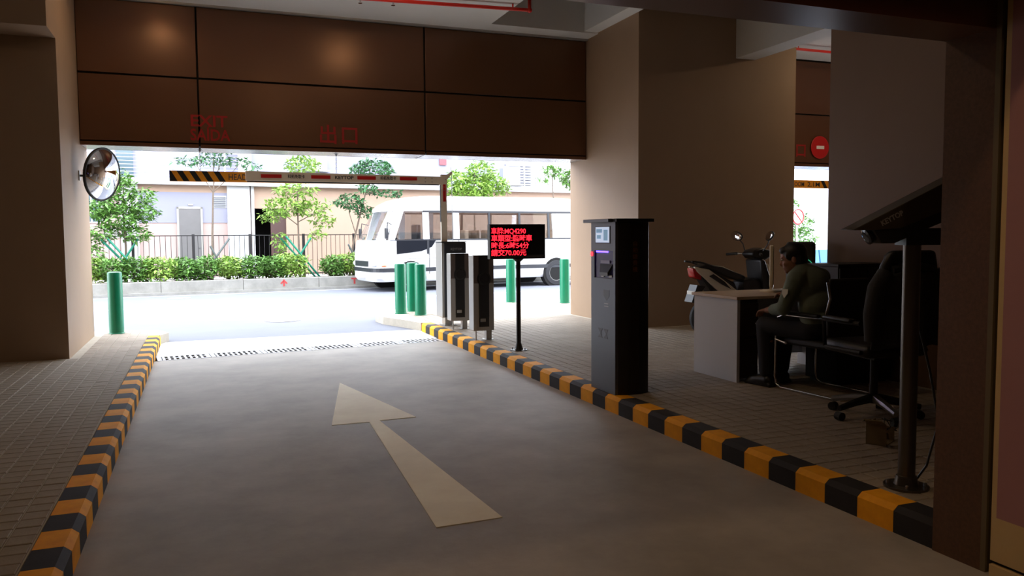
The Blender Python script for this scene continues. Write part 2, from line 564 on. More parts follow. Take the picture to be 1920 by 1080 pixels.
MB().tube([(0, 0, 0), (0.10, -0.03, 0), tuple(mc - nrm * 0.03)], 0.014, 8).build('arm', M_black, mt)
MB().tube([(0.07, -0.02, -0.075), (0.07, -0.02, 0.075)], 0.010, 8).build('clamp_bar', M_black, mt)
for s in (-1, 1):
    MB().cyl((0.07, -0.02, s * 0.075), (0.07, -0.02, s * 0.055), 0.024, 0.024, 10).build('clamp_nut', M_black, mt)
B(-0.001, -0.05, -0.06, 0.012, 0.05, 0.06).build('wall_plate', M_alu, mt)

# ------------------------------------------------------------------ bollards
M_grn = mat('bollard_green', (0, 118, 84), 0.35, var=0.05, scale=6)
bol0 = None
def bollard(x, y, label, group=None, hgt=0.86):
    t = thing('bollard', label, 'bollard', (x, y, SW - 0.004), random.uniform(0, 6), group)
    MB().lathe([(0.095, 0), (0.095, hgt - 0.03), (0.088, hgt - 0.008), (0.07, hgt), (0.002, hgt + 0.004)], 28).build('post', M_grn, t, smooth=True)
    MB().lathe([(0.103, 0), (0.103, 0.012), (0.095, 0.018)], 28).build('collar', M_grn, t, smooth=True)
bollard(-1.14, 12.30, 'green steel bollard standing alone on the sidewalk beside the mirror pillar')
GB = 'green bollards beside the barrier cabinet'
bollard(3.14, 13.40, 'green steel bollard a little apart from the touching pair behind the barrier cabinet', GB)
bollard(3.42, 13.70, 'green steel bollard half hidden behind its twin by the barrier cabinet', GB)
bollard(3.38, 12.98, 'green steel bollard standing in front of its half hidden twin by the barrier cabinet', GB)
bollard(5.67, 14.72, 'green steel bollard rising behind the red text display')
bollard(6.57, 14.14, 'green steel bollard against the edge of the taupe pillar')

# ------------------------------------------------------------------ barrier gate
bg = thing('barrier_gate', 'parking barrier with dark cabinet and folded white boom', 'barrier gate', (3.43, 11.36, SW - 0.004))
M_cab = mat('cabinet_graphite', (44, 46, 52), 0.4, metal=0.3)
M_boom = mat('boom_white', (226, 218, 204), 0.45)
b0 = 0.125
B(-0.18, -0.13, b0, 0.19, 0.20, b0 + 1.10).build('cabinet', M_alu, bg, bevel=0.012)
B(-0.145, -0.145, b0 + 0.006, 0.186, -0.12, b0 + 1.09).build('cabinet_door', M_cab, bg, bevel=0.005)
B(-0.19, -0.14, b0 + 1.10, 0.20, 0.21, b0 + 1.115).build('cabinet_lid', M_cab, bg, bevel=0.004)
text('lettering', 'KEYTOP', 0.05, M_alu, bg, facing((-0.05, -0.146, b0 + 0.985), (1, 0, 0), (0, 0, 1)), depth=0.001, width=0.17)
B(-0.115, -0.05, 0, 0.0, 0.12, b0).build('pedestal', M_alu, bg)
B(-0.14, -0.10, 0, 0.03, 0.15, 0.014).build('base_plate', M_alu, bg)
yel = mat('sticker_yellow', (226, 210, 30), 0.5)
B(-0.04, -0.152, b0 + 0.86, 0.03, -0.144, b0 + 0.92).build('sticker', yel, bg)
ya = -0.06
za0, za1 = b0 + 1.10, 2.19
B(-0.165, ya - 0.025, za0 - 0.05, -0.075, ya + 0.025, za1 + 0.02).build('upright_boom', M_boom, bg, bevel=0.006)
B(-0.172, ya - 0.02, za0 + 0.30, -0.164, ya + 0.02, za1 - 0.02).build('rubber_edge', M_black, bg)
B(-0.135, ya - 0.031, za1 - 0.37, -0.095, ya - 0.024, za1 - 0.12).build('red_reflector', M_red, bg)
bl = [(-0.185, ya - 0.022, 2.070), (-0.185, ya - 0.022, 2.180), (-2.86, ya - 0.022, 2.205), (-2.86, ya - 0.022, 2.075)]
arm = MB().prism(bl, (0, 0.044, 0)).build('folded_boom', M_boom, bg, bevel=0.006)
MB().prism([(-0.19, ya - 0.015, 2.055), (-0.19, ya - 0.015, 2.072), (-2.84, ya - 0.015, 2.077), (-2.84, ya - 0.015, 2.060)], (0, 0.03, 0)).build('rubber_edge', M_black, bg)
MB().prism([(-0.22, ya - 0.03, 2.07), (-0.22, ya - 0.03, 2.17), (-0.08, ya - 0.03, 2.20), (0.0, ya - 0.03, 2.26), (0.015, ya - 0.03, 2.235), (-0.07, ya - 0.03, 2.14), (-0.075, ya - 0.03, 2.0), (-0.165, ya - 0.03, 2.0), (-0.165, ya - 0.03, 2.06)],
           (0, 0.06, 0)).build('hinge_bracket', M_boom, bg, bevel=0.003)
for (bx, bz) in ((-0.30, 2.10), (-0.30, 2.15), (-0.40, 2.10), (-0.40, 2.15), (-0.12, 2.03), (-0.12, 1.98), (-0.10, 2.14)):
    MB().cyl((bx, ya - 0.03, bz), (bx, ya - 0.036, bz), 0.008, n=8).build('bolt', M_steel, bg)
MB().tube([(0.005, ya, 2.24), (0.012, ya, za0)], 0.005, 6).build('tie_rod', M_steel, bg)
MB().tube([(0.0, ya, 2.23), (0.0, ya, 2.32)], 0.004, 6).build('hinge_pin', M_steel, bg)
for (a, b) in ((-0.77, -0.52), (-1.374, -1.115), (-2.005, -1.745), (-2.664, -2.397)):
    B(a, ya - 0.027, 2.118, b, ya - 0.021, 2.165).build('red_reflector', M_red, bg)
M_ink = mat('print_ink', (52, 52, 60), 0.6)
text('lettering', 'KEYTOP', 0.062, M_ink, bg, facing((-1.686, ya - 0.023, 2.120), (1, 0, 0), (0, 0, 1)), depth=0.001, bold=0.002, width=0.256)
for tx in (-2.316, -1.05):
    text('lettering', '科拓免取卡', 0.055, M_ink, bg, facing((tx, ya - 0.023, 2.122), (1, 0, 0), (0, 0, 1)), depth=0.001, bold=0.001, width=0.225)

# ------------------------------------------------------------------ headroom bars
M_hy = mat('headroom_yellow', (232, 150, 20), 0.5, var=0.05, scale=8)
def headroom(x0, x1, y, z, label, chains, txt):
    t = thing('headroom_bar', label, 'headroom bar', ((x0 + x1) / 2, y, z))
    L = (x1 - x0) / 2
    B(-L, -0.04, -0.07, L, 0.04, 0.07).build('beam', M_hy, t)
    for e in (-1, 1):
        for k in range(5):
            xa = -L - 0.065 + k * 0.155 if e < 0 else L - 0.70 + k * 0.165
            w = 0.075
            pl = [(xa, -0.042, 0.07), (xa + w, -0.042, 0.07), (xa + w + 0.085, -0.042, -0.07), (xa + 0.085, -0.042, -0.07)]
            pl = [(max(-L, min(L, p[0])), p[1], p[2]) for p in pl]
            if k == 0 and e < 0:
                pl = [(-L, -0.042, 0.07), (-L + 0.02, -0.042, 0.07), (-L + 0.10, -0.042, -0.07), (-L, -0.042, -0.07)]
            MB().prism(pl, (0, 0.003, 0)).build('black_stripe', M_black, t)
    for wd, wx, ww in zip(txt.split(), (0.745, 1.345), (0.52, 0.28)):
        text('lettering', wd, 0.115, M_ink, t, facing((-L + wx, -0.041, -0.042), (1, 0, 0), (0, 0, 1)), depth=0.001, bold=0.001, width=ww)
    for cx in chains:
        lk = MB()
        top = 2.642 - z
        n = int((top - 0.07) / 0.034)
        for i in range(n + 1):
            zc = 0.07 + (i + 0.5) * (top - 0.07) / (n + 1)
            ring = [(0.009 * math.cos(a), 0, 0.022 * math.sin(a)) for a in [2 * PI * j / 8 for j in range(9)]]
            if i % 2:
                ring = [(p[1], p[0], p[2]) for p in ring]
            lk.tube([(cx + p[0], p[1], zc + p[2]) for p in ring], 0.0028, 5, caps=False)
        lk.build('chain', M_steel, t)
        B(cx - 0.03, -0.03, top - 0.006, cx + 0.03, 0.03, top + 0.002).build('hook_plate', M_steel, t)
        MB().ellip((cx, 0, top - 0.02), (0.014, 0.014, 0.016), 8, 6).build('eye_bolt', M_steel, t)
headroom(-0.378, 2.33, 11.80, 2.282, 'yellow and black headroom bar hanging on chains behind the white boom', (-0.975 + 0.012, -0.975 + 1.85), 'HEADROOM 2.1M')
headroom(9.0, 11.35, 11.80, 2.34, 'yellow headroom bar hanging under the no entry sign', (-0.8, 0.8), 'HEADROOM 2.1M')

# ------------------------------------------------------------------ card reader posts
def reader(x, y, label):
    t = thing('card_reader_post', label, 'card reader', (x, y, SW - 0.004))
    z0, z1 = 0.125, 1.075
    w = 0.137
    M_side = M_alu
    M_dk = mat('reader_black', (16, 14, 14), 0.3)
    M_up = mat('reader_umber', (92, 82, 78), 0.4)
    B(-w, -0.07, z0, w, 0.12, z1).build('body', M_side, t, bevel=0.01)
    B(-w + 0.004, -0.074, z0 + 0.60, w - 0.004, -0.06, z1 - 0.002).build('upper_panel', M_up, t, bevel=0.003)
    zc = z0 + 0.655
    pts = []
    for a in range(-60, 61, 12):
        pts.append((0.088 * math.cos(math.radians(a)) if abs(a) < 46 else 0.066, zc + 0.095 * math.sin(math.radians(a))))
    right = [(0.066, z0 + 0.17), (0.066, zc - 0.15)] + pts + [(0.066, zc + 0.15), (0.066, z1)]
    poly = right + [(-px_, pz_) for px_, pz_ in reversed(right)]
    MB().prism([(p[0], -0.075, p[1]) for p in poly], (0, -0.008, 0)).build('face_panel', M_dk, t)
    MB().lathe([(0.075, 0), (0.075, 0.012), (0.066, 0.016), (0.062, 0.010), (0.01, 0.010)], 28,
               Matrix.Translation((0, -0.082, zc)) @ Matrix.Rotation(PI / 2, 4, 'X')).build('reader_disc', M_dk, t, smooth=True)
    B(-0.066, -0.078, z0 + 0.05, 0.066, -0.068, z0 + 0.17).build('window', mat('reader_window', (30, 26, 26), 0.1), t)
    B(-0.05, -0.083, z0 + 0.115, 0.02, -0.076, z0 + 0.155).build('ticket_slot', M_alu, t)
    B(0.045, -0.03, 0, 0.115, 0.06, z0).build('pedestal', M_alu, t)
    MB().cyl((-0.095, -0.03, 0), (-0.095, -0.03, z0), 0.009, n=8).build('conduit', M_alu, t)
    B(0.02, -0.06, 0, 0.137, 0.09, 0.01).build('base_plate', M_alu, t)
reader(3.365, 10.80, 'grey and black card reader post standing beside the barrier cabinet')
reader(3.285, 9.55, 'grey and black card reader post standing nearer the red text display')

# ------------------------------------------------------------------ LED display
ld = thing('led_display', 'black LED text display on a slim pole with red characters', 'display', (3.365, 8.50, SW - 0.004), math.radians(-1))
M_lb = mat('led_housing', (16, 15, 16), 0.4)
M_led = mat('led_red', (255, 30, 45), 0.5, emit=2.6)
pc = -0.02
zc0, zc1 = 1.055, 1.448
B(pc - 0.335, -0.05, zc0, pc + 0.335, 0.04, zc1).build('housing', M_lb, ld, bevel=0.004)
B(pc - 0.322, -0.053, zc0 + 0.045, pc + 0.322, -0.049, zc1 - 0.012).build('screen', mat('led_screen', (8, 5, 6), 0.25), ld)
B(pc - 0.20, -0.053, zc0 + 0.018, pc + 0.28, -0.049, zc0 + 0.034).build('maker_strip', mat('led_strip', (52, 46, 42), 0.5), ld)
rows = [('車牌:MQ4290', 0.415), ('車類型:臨時車', 0.49), ('時長:6時54分', 0.45), ('請交70.00元', 0.42)]
for i, (s, w) in enumerate(rows):
    text('lettering', s, 0.078, M_led, ld, facing((pc - 0.323, -0.0535, zc1 - 0.105 - i * 0.0815), (1, 0, 0), (0, 0, 1)), depth=0.0008, bold=0.0012, width=w, label='glowing red LED characters')
MB().tube([(0, 0, 0.09), (0, 0, zc0)], 0.026, 16).build('pole', M_lb, ld, smooth=True)
MB().lathe([(0.026, 0), (0.06, 0.03), (0.06, 0.035)], 16, Matrix.Translation((0, 0, zc0 - 0.035))).build('pole_cap', M_lb, ld)
MB().lathe([(0.10, 0), (0.10, 0.012), (0.055, 0.013), (0.045, 0.03), (0.028, 0.09)], 24).build('base', M_lb, ld, smooth=True)
for k in range(4):
    a = PI / 4 + k * PI / 2
    MB().cyl((0.078 * math.cos(a), 0.078 * math.sin(a), 0.012), (0.078 * math.cos(a), 0.078 * math.sin(a), 0.034), 0.008, n=6).build('anchor_bolt', M_steel, ld)

# ------------------------------------------------------------------ payment kiosk
kk = thing('payment_kiosk', 'dark grey payment kiosk with lit screen on the striped kerb', 'kiosk', (3.14, 5.76, SW))
M_kf = mat('kiosk_front', (92, 98, 108), 0.38, metal=0.35)
M_ks = mat('kiosk_side', (20, 20, 24), 0.35)
M_kb = mat('kiosk_band', (52, 42, 34), 0.3, metal=0.4)
KW, KH = 0.43, 1.42
plan = [(0.012, 0), (0.10, -0.035), (0.21, -0.035), (0.30, 0.0), (0.30, KW), (0.21, KW + 0.03), (0.10, KW + 0.03), (0.012, KW)]
MB().prism([(x, y, 0) for x, y in plan], (0, 0, KH)).build('body', M_ks, kk, bevel=0.004)
MB().prism([(0.11, -0.037, 0.04), (0.195, -0.037, 0.04), (0.195, -0.037, KH - 0.02), (0.11, -0.037, KH - 0.02)], (0, 0.006, 0)).build('side_band', M_kb, kk)
fr = MB()
ry0, ry1, rz0, rz1 = 0.035, 0.37, 0.955, 1.185
sy0, sy1, sz0, sz1 = 0.085, 0.345, 1.245, 1.39
fr.box(-0.012, 0, 0.0, 0.014, KW, rz0)
fr.box(-0.012, 0, rz1, 0.014, KW, KH)
fr.box(-0.012, 0, rz0, 0.014, ry0, rz1)
fr.box(-0.012, ry1, rz0, 0.014, KW, rz1)
fr.build('front_panel', M_kf, kk)
B(-0.002, ry0, rz0, 0.0135, ry1, rz1).build('recess_back', mat('recess_violet', (40, 26, 120), 0.4), kk)
M_blue = mat('recess_glow', (84, 60, 255), 0.5, emit=6.0)
B(-0.006, ry0 + 0.10, rz1 - 0.015, 0.006, ry1 - 0.02, rz1 - 0.002).build('recess_light', M_blue, kk)
B(-0.010, 0.10, rz0 + 0.125, 0.006, 0.26, rz0 + 0.15).build('card_slot', mat('kiosk_slot', (120, 110, 170), 0.3), kk)
MB().prism([(-0.004, 0.06, rz0 + 0.12), (-0.03, 0.10, rz0 + 0.05), (-0.03, 0.24, rz0 + 0.05), (-0.004, 0.28, rz0 + 0.12)], (0, 0, -0.03)).build('scanner', M_ks, kk)
for q in range(3):
    B(-0.012, 0.06 + q * 0.07, rz0 + 0.012 + 0.012 * (q % 2), -0.003, 0.11 + q * 0.07, rz0 + 0.03 + 0.012 * (q % 2)).build('button', M_alu, kk)
B(-0.016, sy0, sz0, -0.008, sy1, sz1).build('screen_frame', M_ks, kk)
B(-0.018, sy0 + 0.01, sz0 + 0.008, -0.014, sy1 - 0.01, sz1 - 0.008).build('screen', mat('kiosk_screen', (196, 212, 240), 0.4, emit=0.55), kk)
M_scr2 = mat('kiosk_screen_print', (118, 160, 190), 0.4, emit=0.4)
for (a, b, c, d) in ((0.22, 0.32, 1.335, 1.365), (0.24, 0.31, 1.285, 1.315), (0.12, 0.19, 1.27, 1.36)):
    B(-0.019, a, c, -0.0175, b, d).build('screen_tile', M_scr2, kk)
B(-0.03, -0.055, KH, 0.32, KW + 0.05, KH + 0.028).build('top_cap', M_ks, kk, bevel=0.004)
B(-0.065, 0.02, KH, -0.028, KW + 0.05, KH + 0.028).build('cap_lip', M_kf, kk, bevel=0.003)
MB().ellip((-0.016, KW - 0.02, 1.155), (0.012, 0.014, 0.02), 10, 8).build('indicator_light', mat('indicator_red', (255, 50, 60), 0.4, emit=3.0), kk)
MB().prism([(-0.0125, 0.10, 0.86), (-0.0125, 0.20, 0.86), (-0.0125, 0.20, 0.81), (-0.0125, 0.15, 0.77), (-0.0125, 0.10, 0.81)], (-0.001, 0, 0)).build('emblem', M_ks, kk)
for q in range(2):
    B(-0.014, 0.112, 0.72 + 0.022 * q, -0.0122, 0.188, 0.727 + 0.022 * q).build('emblem_caption', M_alu, kk)
for q in range(2):
    y0 = 0.12 + 0.10 * q
    MB().prism([(-0.0125, y0, 0.53), (-0.0125, y0 + 0.08, 0.53), (-0.0125, y0 + 0.04, 0.49), (-0.0125, y0 + 0.08, 0.45), (-0.0125, y0, 0.45), (-0.0125, y0 + 0.03, 0.49)], (-0.001, 0, 0)).build('vent_mark', M_ks, kk)
M_or = mat('kiosk_lettering', (120, 74, 40), 0.5)
for q, ch in enumerate('自助繳費機'):
    text('lettering', ch, 0.048, M_or, kk, facing((0.128, -0.038, 1.225 - q * 0.052), (1, 0, 0), (0, 0, 1)), depth=0.0006)

# ================================================================== across the street (road frame: u along, v across)
M_pconc = mat('planter_concrete', (170, 168, 162), 0.75, var=0.22, scale=3.0, bump=0.2, bscale=20, k=0.55)
M_soil = mat('planter_soil', (120, 100, 82), 0.9, var=0.2, scale=8, k=0.5)
pl = thing('planter', 'long weathered concrete planter kerb holding the hedge and trees', 'planter', W(0, 0, 0), AR)
for k in range(13):
    u0 = -9.0 + k * 2.0
    B(u0 + 0.004, 0.0, 0, u0 + 1.996, 0.22, 0.34).build('concrete_segment', M_pconc, pl, bevel=0.012)
    B(u0, -0.10, 0, u0 + 2.0, 0.02, 0.07).build('foot_course', M_pconc, pl)
def far_slab(name, m, v0, v1, z):
    return struct(MB().prism([W(-9, v0, 0), W(17, v0, 0), W(17, v1, 0), W(-9, v1, 0)], (0, 0, z)).build(name, m))
far_slab('planting_bed', M_soil, 0.22, 1.9, 0.27)
far_slab('walkway', M_apron, 1.9, 3.59, 0.26)
# red spray-painted arrow marks on the planter face
for (u, k) in ((2.05, 1), (4.0, 2)):
    mk = MB()
    mk.box(u - 0.025, -0.004, 0.12, u + 0.025, 0.002, 0.27)
    if k == 1:
        mk.prism([(u - 0.10, -0.004, 0.20), (u, -0.004, 0.31), (u + 0.10, -0.004, 0.20), (u + 0.06, -0.004, 0.18), (u, -0.004, 0.25), (u - 0.06, -0.004, 0.18)], (0, 0.006, 0))
    else:
        mk.box(u - 0.09, -0.004, 0.25, u + 0.09, 0.002, 0.29)
    mk.build('painted_mark', mat('spray_red', (205, 70, 70), 0.7, k=0.6), pl)

# ---- foliage
M_leafA = mat('leaf_mid_green', (88, 132, 52), 0.5, var=0.35, scale=2.2, k=0.85)
M_leafB = mat('leaf_light_green', (128, 164, 66), 0.5, var=0.3, scale=2.2, k=0.85)
M_leafD = mat('leaf_deep_green', (52, 104, 56), 0.5, var=0.35, scale=2.2, k=0.85)
M_bark = mat('bark_grey', (128, 112, 98), 0.85, var=0.2, scale=18, bump=0.3, bscale=40, k=0.6)
M_twig = mat('twig_brown', (116, 92, 70), 0.85, k=0.5)
M_stake = mat('stake_green', (20, 138, 112), 0.45, k=0.7)
M_stakeg = mat('stake_grey', (112, 120, 122), 0.6, k=0.6)
def leaves(clumps, n, size, seed, droop=0.3):
    rnd = random.Random(seed)
    mb = MB()
    tot = sum(c[3] * c[4] * c[5] for c in clumps)
    for c in clumps:
        k = max(6, int(n * c[3] * c[4] * c[5] / tot))
        for _ in range(k):
            while True:
                p = Vector((rnd.uniform(-1, 1), rnd.uniform(-1, 1), rnd.uniform(-1, 1)))
                if p.length <= 1:
                    break
            if p.length > 1e-3:
                p = p.normalized() * (p.length ** 0.55)
            pos = Vector((c[0] + p.x * c[3], c[1] + p.y * c[4], c[2] + p.z * c[5]))
            L = size * rnd.uniform(0.7, 1.3)
            wd = L * rnd.uniform(0.32, 0.45)
            d = Vector((rnd.gauss(0, 1), rnd.gauss(0, 1), rnd.gauss(-droop, 0.5))).normalized()
            s = d.cross(Vector((rnd.gauss(0, .5), rnd.gauss(0, .5), 1))).normalized()
            nn = s.cross(d).normalized()
            a, b = pos, pos + d * L
            m1 = pos + d * L * 0.45
            mb.add([a, m1 + s * wd * .5 + nn * wd * .18, b, m1 - s * wd * .5 + nn * wd * .18, m1], [(0, 4, 1), (1, 4, 2), (2, 4, 3), (3, 4, 0)])
    return mb

def tree(label, u, v, trunk, clumps, n, leaf, seed, size=0.13, branches=(), stakes=None, r0=0.035):
    t = thing('street_tree', label, 'tree', W(u, v, 0.27), AR, 'young street trees in the planter')
    k = len(trunk)
    MB().tube(trunk, [r0 * (1 - 0.6 * i / (k - 1)) for i in range(k)], 8).build('trunk', M_bark, t, smooth=True)
    for b in branches:
        MB().tube(b, [0.016 * (1 - 0.6 * i / (len(b) - 1)) for i in range(len(b))], 6).build('branch', M_bark, t, smooth=True)
    f = leaves(clumps, n, size, seed).build('foliage', leaf, t)
    f['kind'] = 'stuff'
    if stakes:
        for (a, b) in stakes:
            MB().cyl(a, b, 0.028, n=8).build('support_stake', M_stake if stakes is not GREYST else M_stakeg, t)
    return t
XST = [((-0.55, -0.12, 1.15), (0.45, -0.02, 0.0)), ((0.30, -0.12, 1.15), (-0.42, 0.05, 0.0)), ((-0.42, -0.2, 1.20), (0.52, -0.2, 0.02))]
GREYST = [((0.45, -0.1, 1.15), (-0.35, 0, 0.0)), ((-0.05, -0.12, 0.95), (0.45, 0.05, 0.0))]
tree('young leafy street tree with crossed green stakes beside the convex mirror', -1.75, 1.0,
     [(0, 0, 0), (0.02, 0, 1.0), (-0.01, 0, 1.9), (0.03, 0, 2.7)],
     [(-0.1, 0, 1.75, .50, .42, .35), (-0.50, 0, 1.95, .42, .4, .28), (0.45, 0, 1.85, .38, .36, .26), (-0.05, 0, 2.45, .38, .36, .35), (0.42, 0, 2.28, .36, .3, .2), (-0.55, 0, 1.3, .36, .32, .22), (0.25, 0, 1.3, .38, .34, .22), (-0.7, 0, 0.75, .2, .25, .35), (0.0, 0, 2.75, .2, .2, .2)],
     3000, M_leafA, 11, 0.15, [[(0, 0, 1.3), (-.3, 0, 1.6), (-.55, .05, 1.9)], [(0, 0, 1.4), (.3, 0, 1.7), (.5, 0, 1.9)], [(0, 0, 1.9), (.3, 0, 2.2)]], XST)
tree('slender bare-stemmed street tree growing in front of the steel door', 0.36, 1.0,
     [(0, 0, 0), (0.03, 0, 1.2), (0.08, 0, 2.3), (0.10, 0, 2.5), (0.12, 0, 3.3)],
     [(0.1, 0, 3.25, .55, .4, .16), (-0.55, 0, 3.2, .4, .3, .12), (0.75, 0, 3.25, .35, .3, .12), (1.1, 0, 3.1, .3, .25, .12), (0.3, 0, 3.7, .7, .5, .3)],
     1000, M_leafD, 12, 0.13, [[(0.08, 0, 2.4), (-.1, 0, 2.7), (-.35, 0, 3.2)], [(0.09, 0, 2.4), (.4, 0, 2.7), (.8, 0, 3.2)], [(0.1, 0, 2.6), (.3, 0, 3.2)]], GREYST, 0.032)
tree('spreading light green street tree with crossed green stakes beside the dark doorway', 2.72, 1.0,
     [(0, 0, 0), (-0.02, 0, 1.0), (-0.03, 0, 2.1), (0.02, 0, 3.1)],
     [(-0.4, 0, 2.05, .6, .4, .26), (0.35, 0, 2.0, .55, .4, .24), (-0.1, 0, 2.5, .6, .4, .20), (-0.75, 0, 1.75, .35, .3, .16), (0.7, 0, 1.62, .35, .3, .18), (-0.55, 0, 1.1, .22, .25, .24), (0.15, 0, 3.2, .48, .4, .3), (0.5, 0, 1.25, .25, .25, .15), (-0.5, 0, .6, .18, .2, .35)],
     1900, M_leafB, 13, 0.15, [[(-.02, 0, 1.5), (-.4, 0, 1.8), (-.8, 0, 1.95)], [(-.02, 0, 1.6), (.35, 0, 1.8), (.75, 0, 1.9)], [(-.02, 0, 1.9), (-.3, 0, 2.3)]], XST)
tree('forked deep green street tree leaning over the nose of the minibus', 4.15, 1.0,
     [(0, 0, 0), (0.12, 0, 0.9), (0.35, 0, 1.8), (0.55, 0, 2.5), (0.7, 0, 3.2)],
     [(0.75, 0, 3.15, .62, .42, .30), (0.1, 0, 2.2, .42, .3, .24), (0.45, 0, 1.95, .25, .25, .2), (1.2, 0, 2.45, .5, .3, .1), (-.35, 0, 2.15, .16, .2, .1), (0.6, 0, 2.6, .3, .3, .14)],
     1700, M_leafD, 14, 0.14, [[(0.2, 0, 1.3), (0.05, 0, 1.8), (0.0, 0, 2.2)], [(.5, 0, 2.4), (.9, 0, 2.5), (1.3, 0, 2.5)]], GREYST)
tree('bushy yellow-green street tree behind the minibus roof below the air conditioner', 8.2, 1.0,
     [(0, 0, 0), (0.02, 0, 1.2), (0.0, 0, 2.4), (0.03, 0, 3.2)],
     [(0, 0, 2.75, .7, .5, .3), (-0.6, 0, 2.85, .45, .4, .35), (0.6, 0, 2.8, .5, .4, .3), (0.25, 0, 3.25, .45, .4, .3), (-.2, 0, 2.4, .8, .5, .25), (0.95, 0, 2.7, .3, .3, .25)],
     2800, M_leafB, 15, 0.16)
tree('small dark green street tree beside the edge of the taupe pillar', 11.35, 1.0,
     [(0, 0, 0), (0.02, 0, 1.2), (-0.25, 0, 2.4), (-0.3, 0, 3.2)],
     [(0.45, 0, 3.1, .4, .35, .3), (-0.3, 0, 3.3, .4, .3, .2), (0.6, 0, 2.85, .35, .3, .2), (-.6, 0, 3.0, .2, .2, .1)],
     700, M_leafA, 16, 0.16)
tree('round green tree beyond the entrance beside the no parking sign', 21.7, 0.5,
     [(0, 0, 0), (0.02, 0, 1.0), (0, 0, 1.8)],
     [(0, 0, 1.5, .75, .6, .5), (0.3, 0, 1.0, .7, .6, .4), (-.6, 0, 2.2, .6, .5, .4), (-1.0, 0, 2.8, .4, .4, .3)],
     1300, M_leafA, 17, 0.17)

# hedge: individual shrubs
hm = []
for s in range(3):
    cl = [(0, 0, .36, .40, .36, .30), (-.22, 0, .45, .28, .3, .22), (.22, 0, .42, .28, .3, .22), (0, -.1, .2, .42, .3, .16)]
    me = leaves(cl, 1000, 0.12, 50 + s, 0.0).mesh('foliage')
    me.materials.append((M_leafA, M_leafB, M_leafA)[s])
    st = MB()
    rr = random.Random(s)
    for k in range(6):
        st.tube([(rr.uniform(-.12, .12), rr.uniform(-.12, .12), 0), (rr.uniform(-.28, .28), rr.uniform(-.2, .2), rr.uniform(.35, .6))], 0.008, 5)
    ms = st.mesh('stems')
    ms.materials.append(M_twig)
    hm.append((me, ms))
USED = set()
us = [-3.2 + 0.56 * k for k in range(14)]
for i, u in enumerate(us):
    if abs(u - 3.15) < 0.2:
        continue
    lab = 'dense clipped green shrub in an unbroken stretch of the hedge row'
    for (uc, lb) in ((-1.75, 'green hedge shrub at the foot of the tree beside the convex mirror'), (0.3, 'green hedge shrub in front of the steel door'),
                     (2.45, 'green hedge shrub below the dark doorway'), (2.95, 'green hedge shrub at the foot of the staked tree by the dark doorway'),
                     (4.1, 'green hedge shrub beside the nose of the white minibus'), (3.55, 'green hedge shrub after the gap in the hedge row')):
        if abs(u - uc) < 0.285:
            lab = lb
    if lab in USED and not lab.startswith('dense'):
        lab = 'dense clipped green shrub in an unbroken stretch of the hedge row'
    USED.add(lab)
    t = thing('hedge_shrub', lab, 'shrub',
              W(u, 0.55 + random.uniform(-.06, .06), 0.27), random.uniform(0, 6.2), 'hedge shrubs along the planter')
    zs = 0.95 + 0.16 * random.random()
    t.scale = (1.0, 1.0, zs)
    f = link('foliage', hm[i % 3][0], t)
    f['kind'] = 'stuff'
    g = link('stems', hm[i % 3][1], t)
    g['kind'] = 'stuff'

# fence
fn = thing('railing_fence', 'thin black bar fence running behind the hedge', 'fence', W(0, 1.6, 0.27), AR)
M_fence = mat('fence_black', (34, 32, 36), 0.5, k=1)
bar = MB().box(-0.006, -0.006, 0.05, 0.006, 0.006, 1.23).mesh('bar')
bar.materials.append(M_fence)
post = MB().box(-0.035, -0.035, 0, 0.035, 0.035, 1.27).mesh('post')
post.materials.append(M_fence)
for k in range(8):
    o = link('post', post, fn)
    o.location.x = -4.55 + k * 1.505
for k in range(74):
    u = -4.3 + k * 0.137
    if min(abs(u - (-4.55 + q * 1.505)) for q in range(8)) > 0.05:
        o = link('bar', bar, fn)
        o.location.x = u
for z in (0.10, 1.22):
    B(-4.6, -0.012, z, 6.0, 0.012, z + 0.025).build('rail', M_fence, fn)

# ---- building
bd = thing('building', 'pink and lavender building with white ledge across the street', 'building', W(0, 3.6, 0), AR)
M_pink = mat('facade_pink', (236, 205, 198), 0.8, var=0.03, scale=1, k=0.47)
M_peach = mat('facade_peach', (232, 196, 172), 0.8, var=0.03, scale=1, k=0.47)
M_lav = mat('facade_lavender', (210, 210, 236), 0.8, var=0.02, scale=1, k=0.36)
M_fwhite = mat('facade_white', (238, 238, 242), 0.7, k=0.5)
for nm, m, bx in (('wall', M_pink, (-14, 0, 0, 1.95, 0.2, 3.0)), ('wall', M_peach, (2.92, 0, 0, 17, 0.2, 3.0)), ('wall', M_peach, (1.95, 0, 2.33, 2.92, 0.2, 3.0)),
                  ('peach_band', M_peach, (-2.3, -0.015, 2.79, 1.165, 0.01, 3.0)), ('lavender_panel', M_lav, (-1.28, -0.02, 1.89, 1.165, 0.01, 2.79)),
                  ('pilaster', M_fwhite, (1.165, -0.12, 0, 1.82, 0.05, 3.0)), ('pilaster', M_fwhite, (-1.75, -0.08, 0, -1.28, 0.05, 3.0)),
                  ('ledge', M_fwhite, (-14, -0.25, 3.0, 17, 1.5, 3.19)), ('upper_wall', M_lav, (-14, 1.5, 3.19, 1.86, 1.7, 7)),
                  ('upper_wall', M_lav, (1.86, 0.0, 3.19, 10.2, 0.2, 7)), ('upper_wall', M_fwhite, (10.2, 0.9, 3.19, 17, 1.1, 7)),
                  ('upper_return', M_fwhite, (1.86, 0.2, 3.19, 2.0, 1.6, 7)), ('upper_column', M_fwhite, (1.55, -0.1, 3.19, 1.90, 0.2, 7)),
                  ('rain_pipe', M_fwhite, (1.86, -0.10, 0, 1.95, -0.01, 3.0))):
    B(*bx).build(nm, m, bd)
rm = MB()
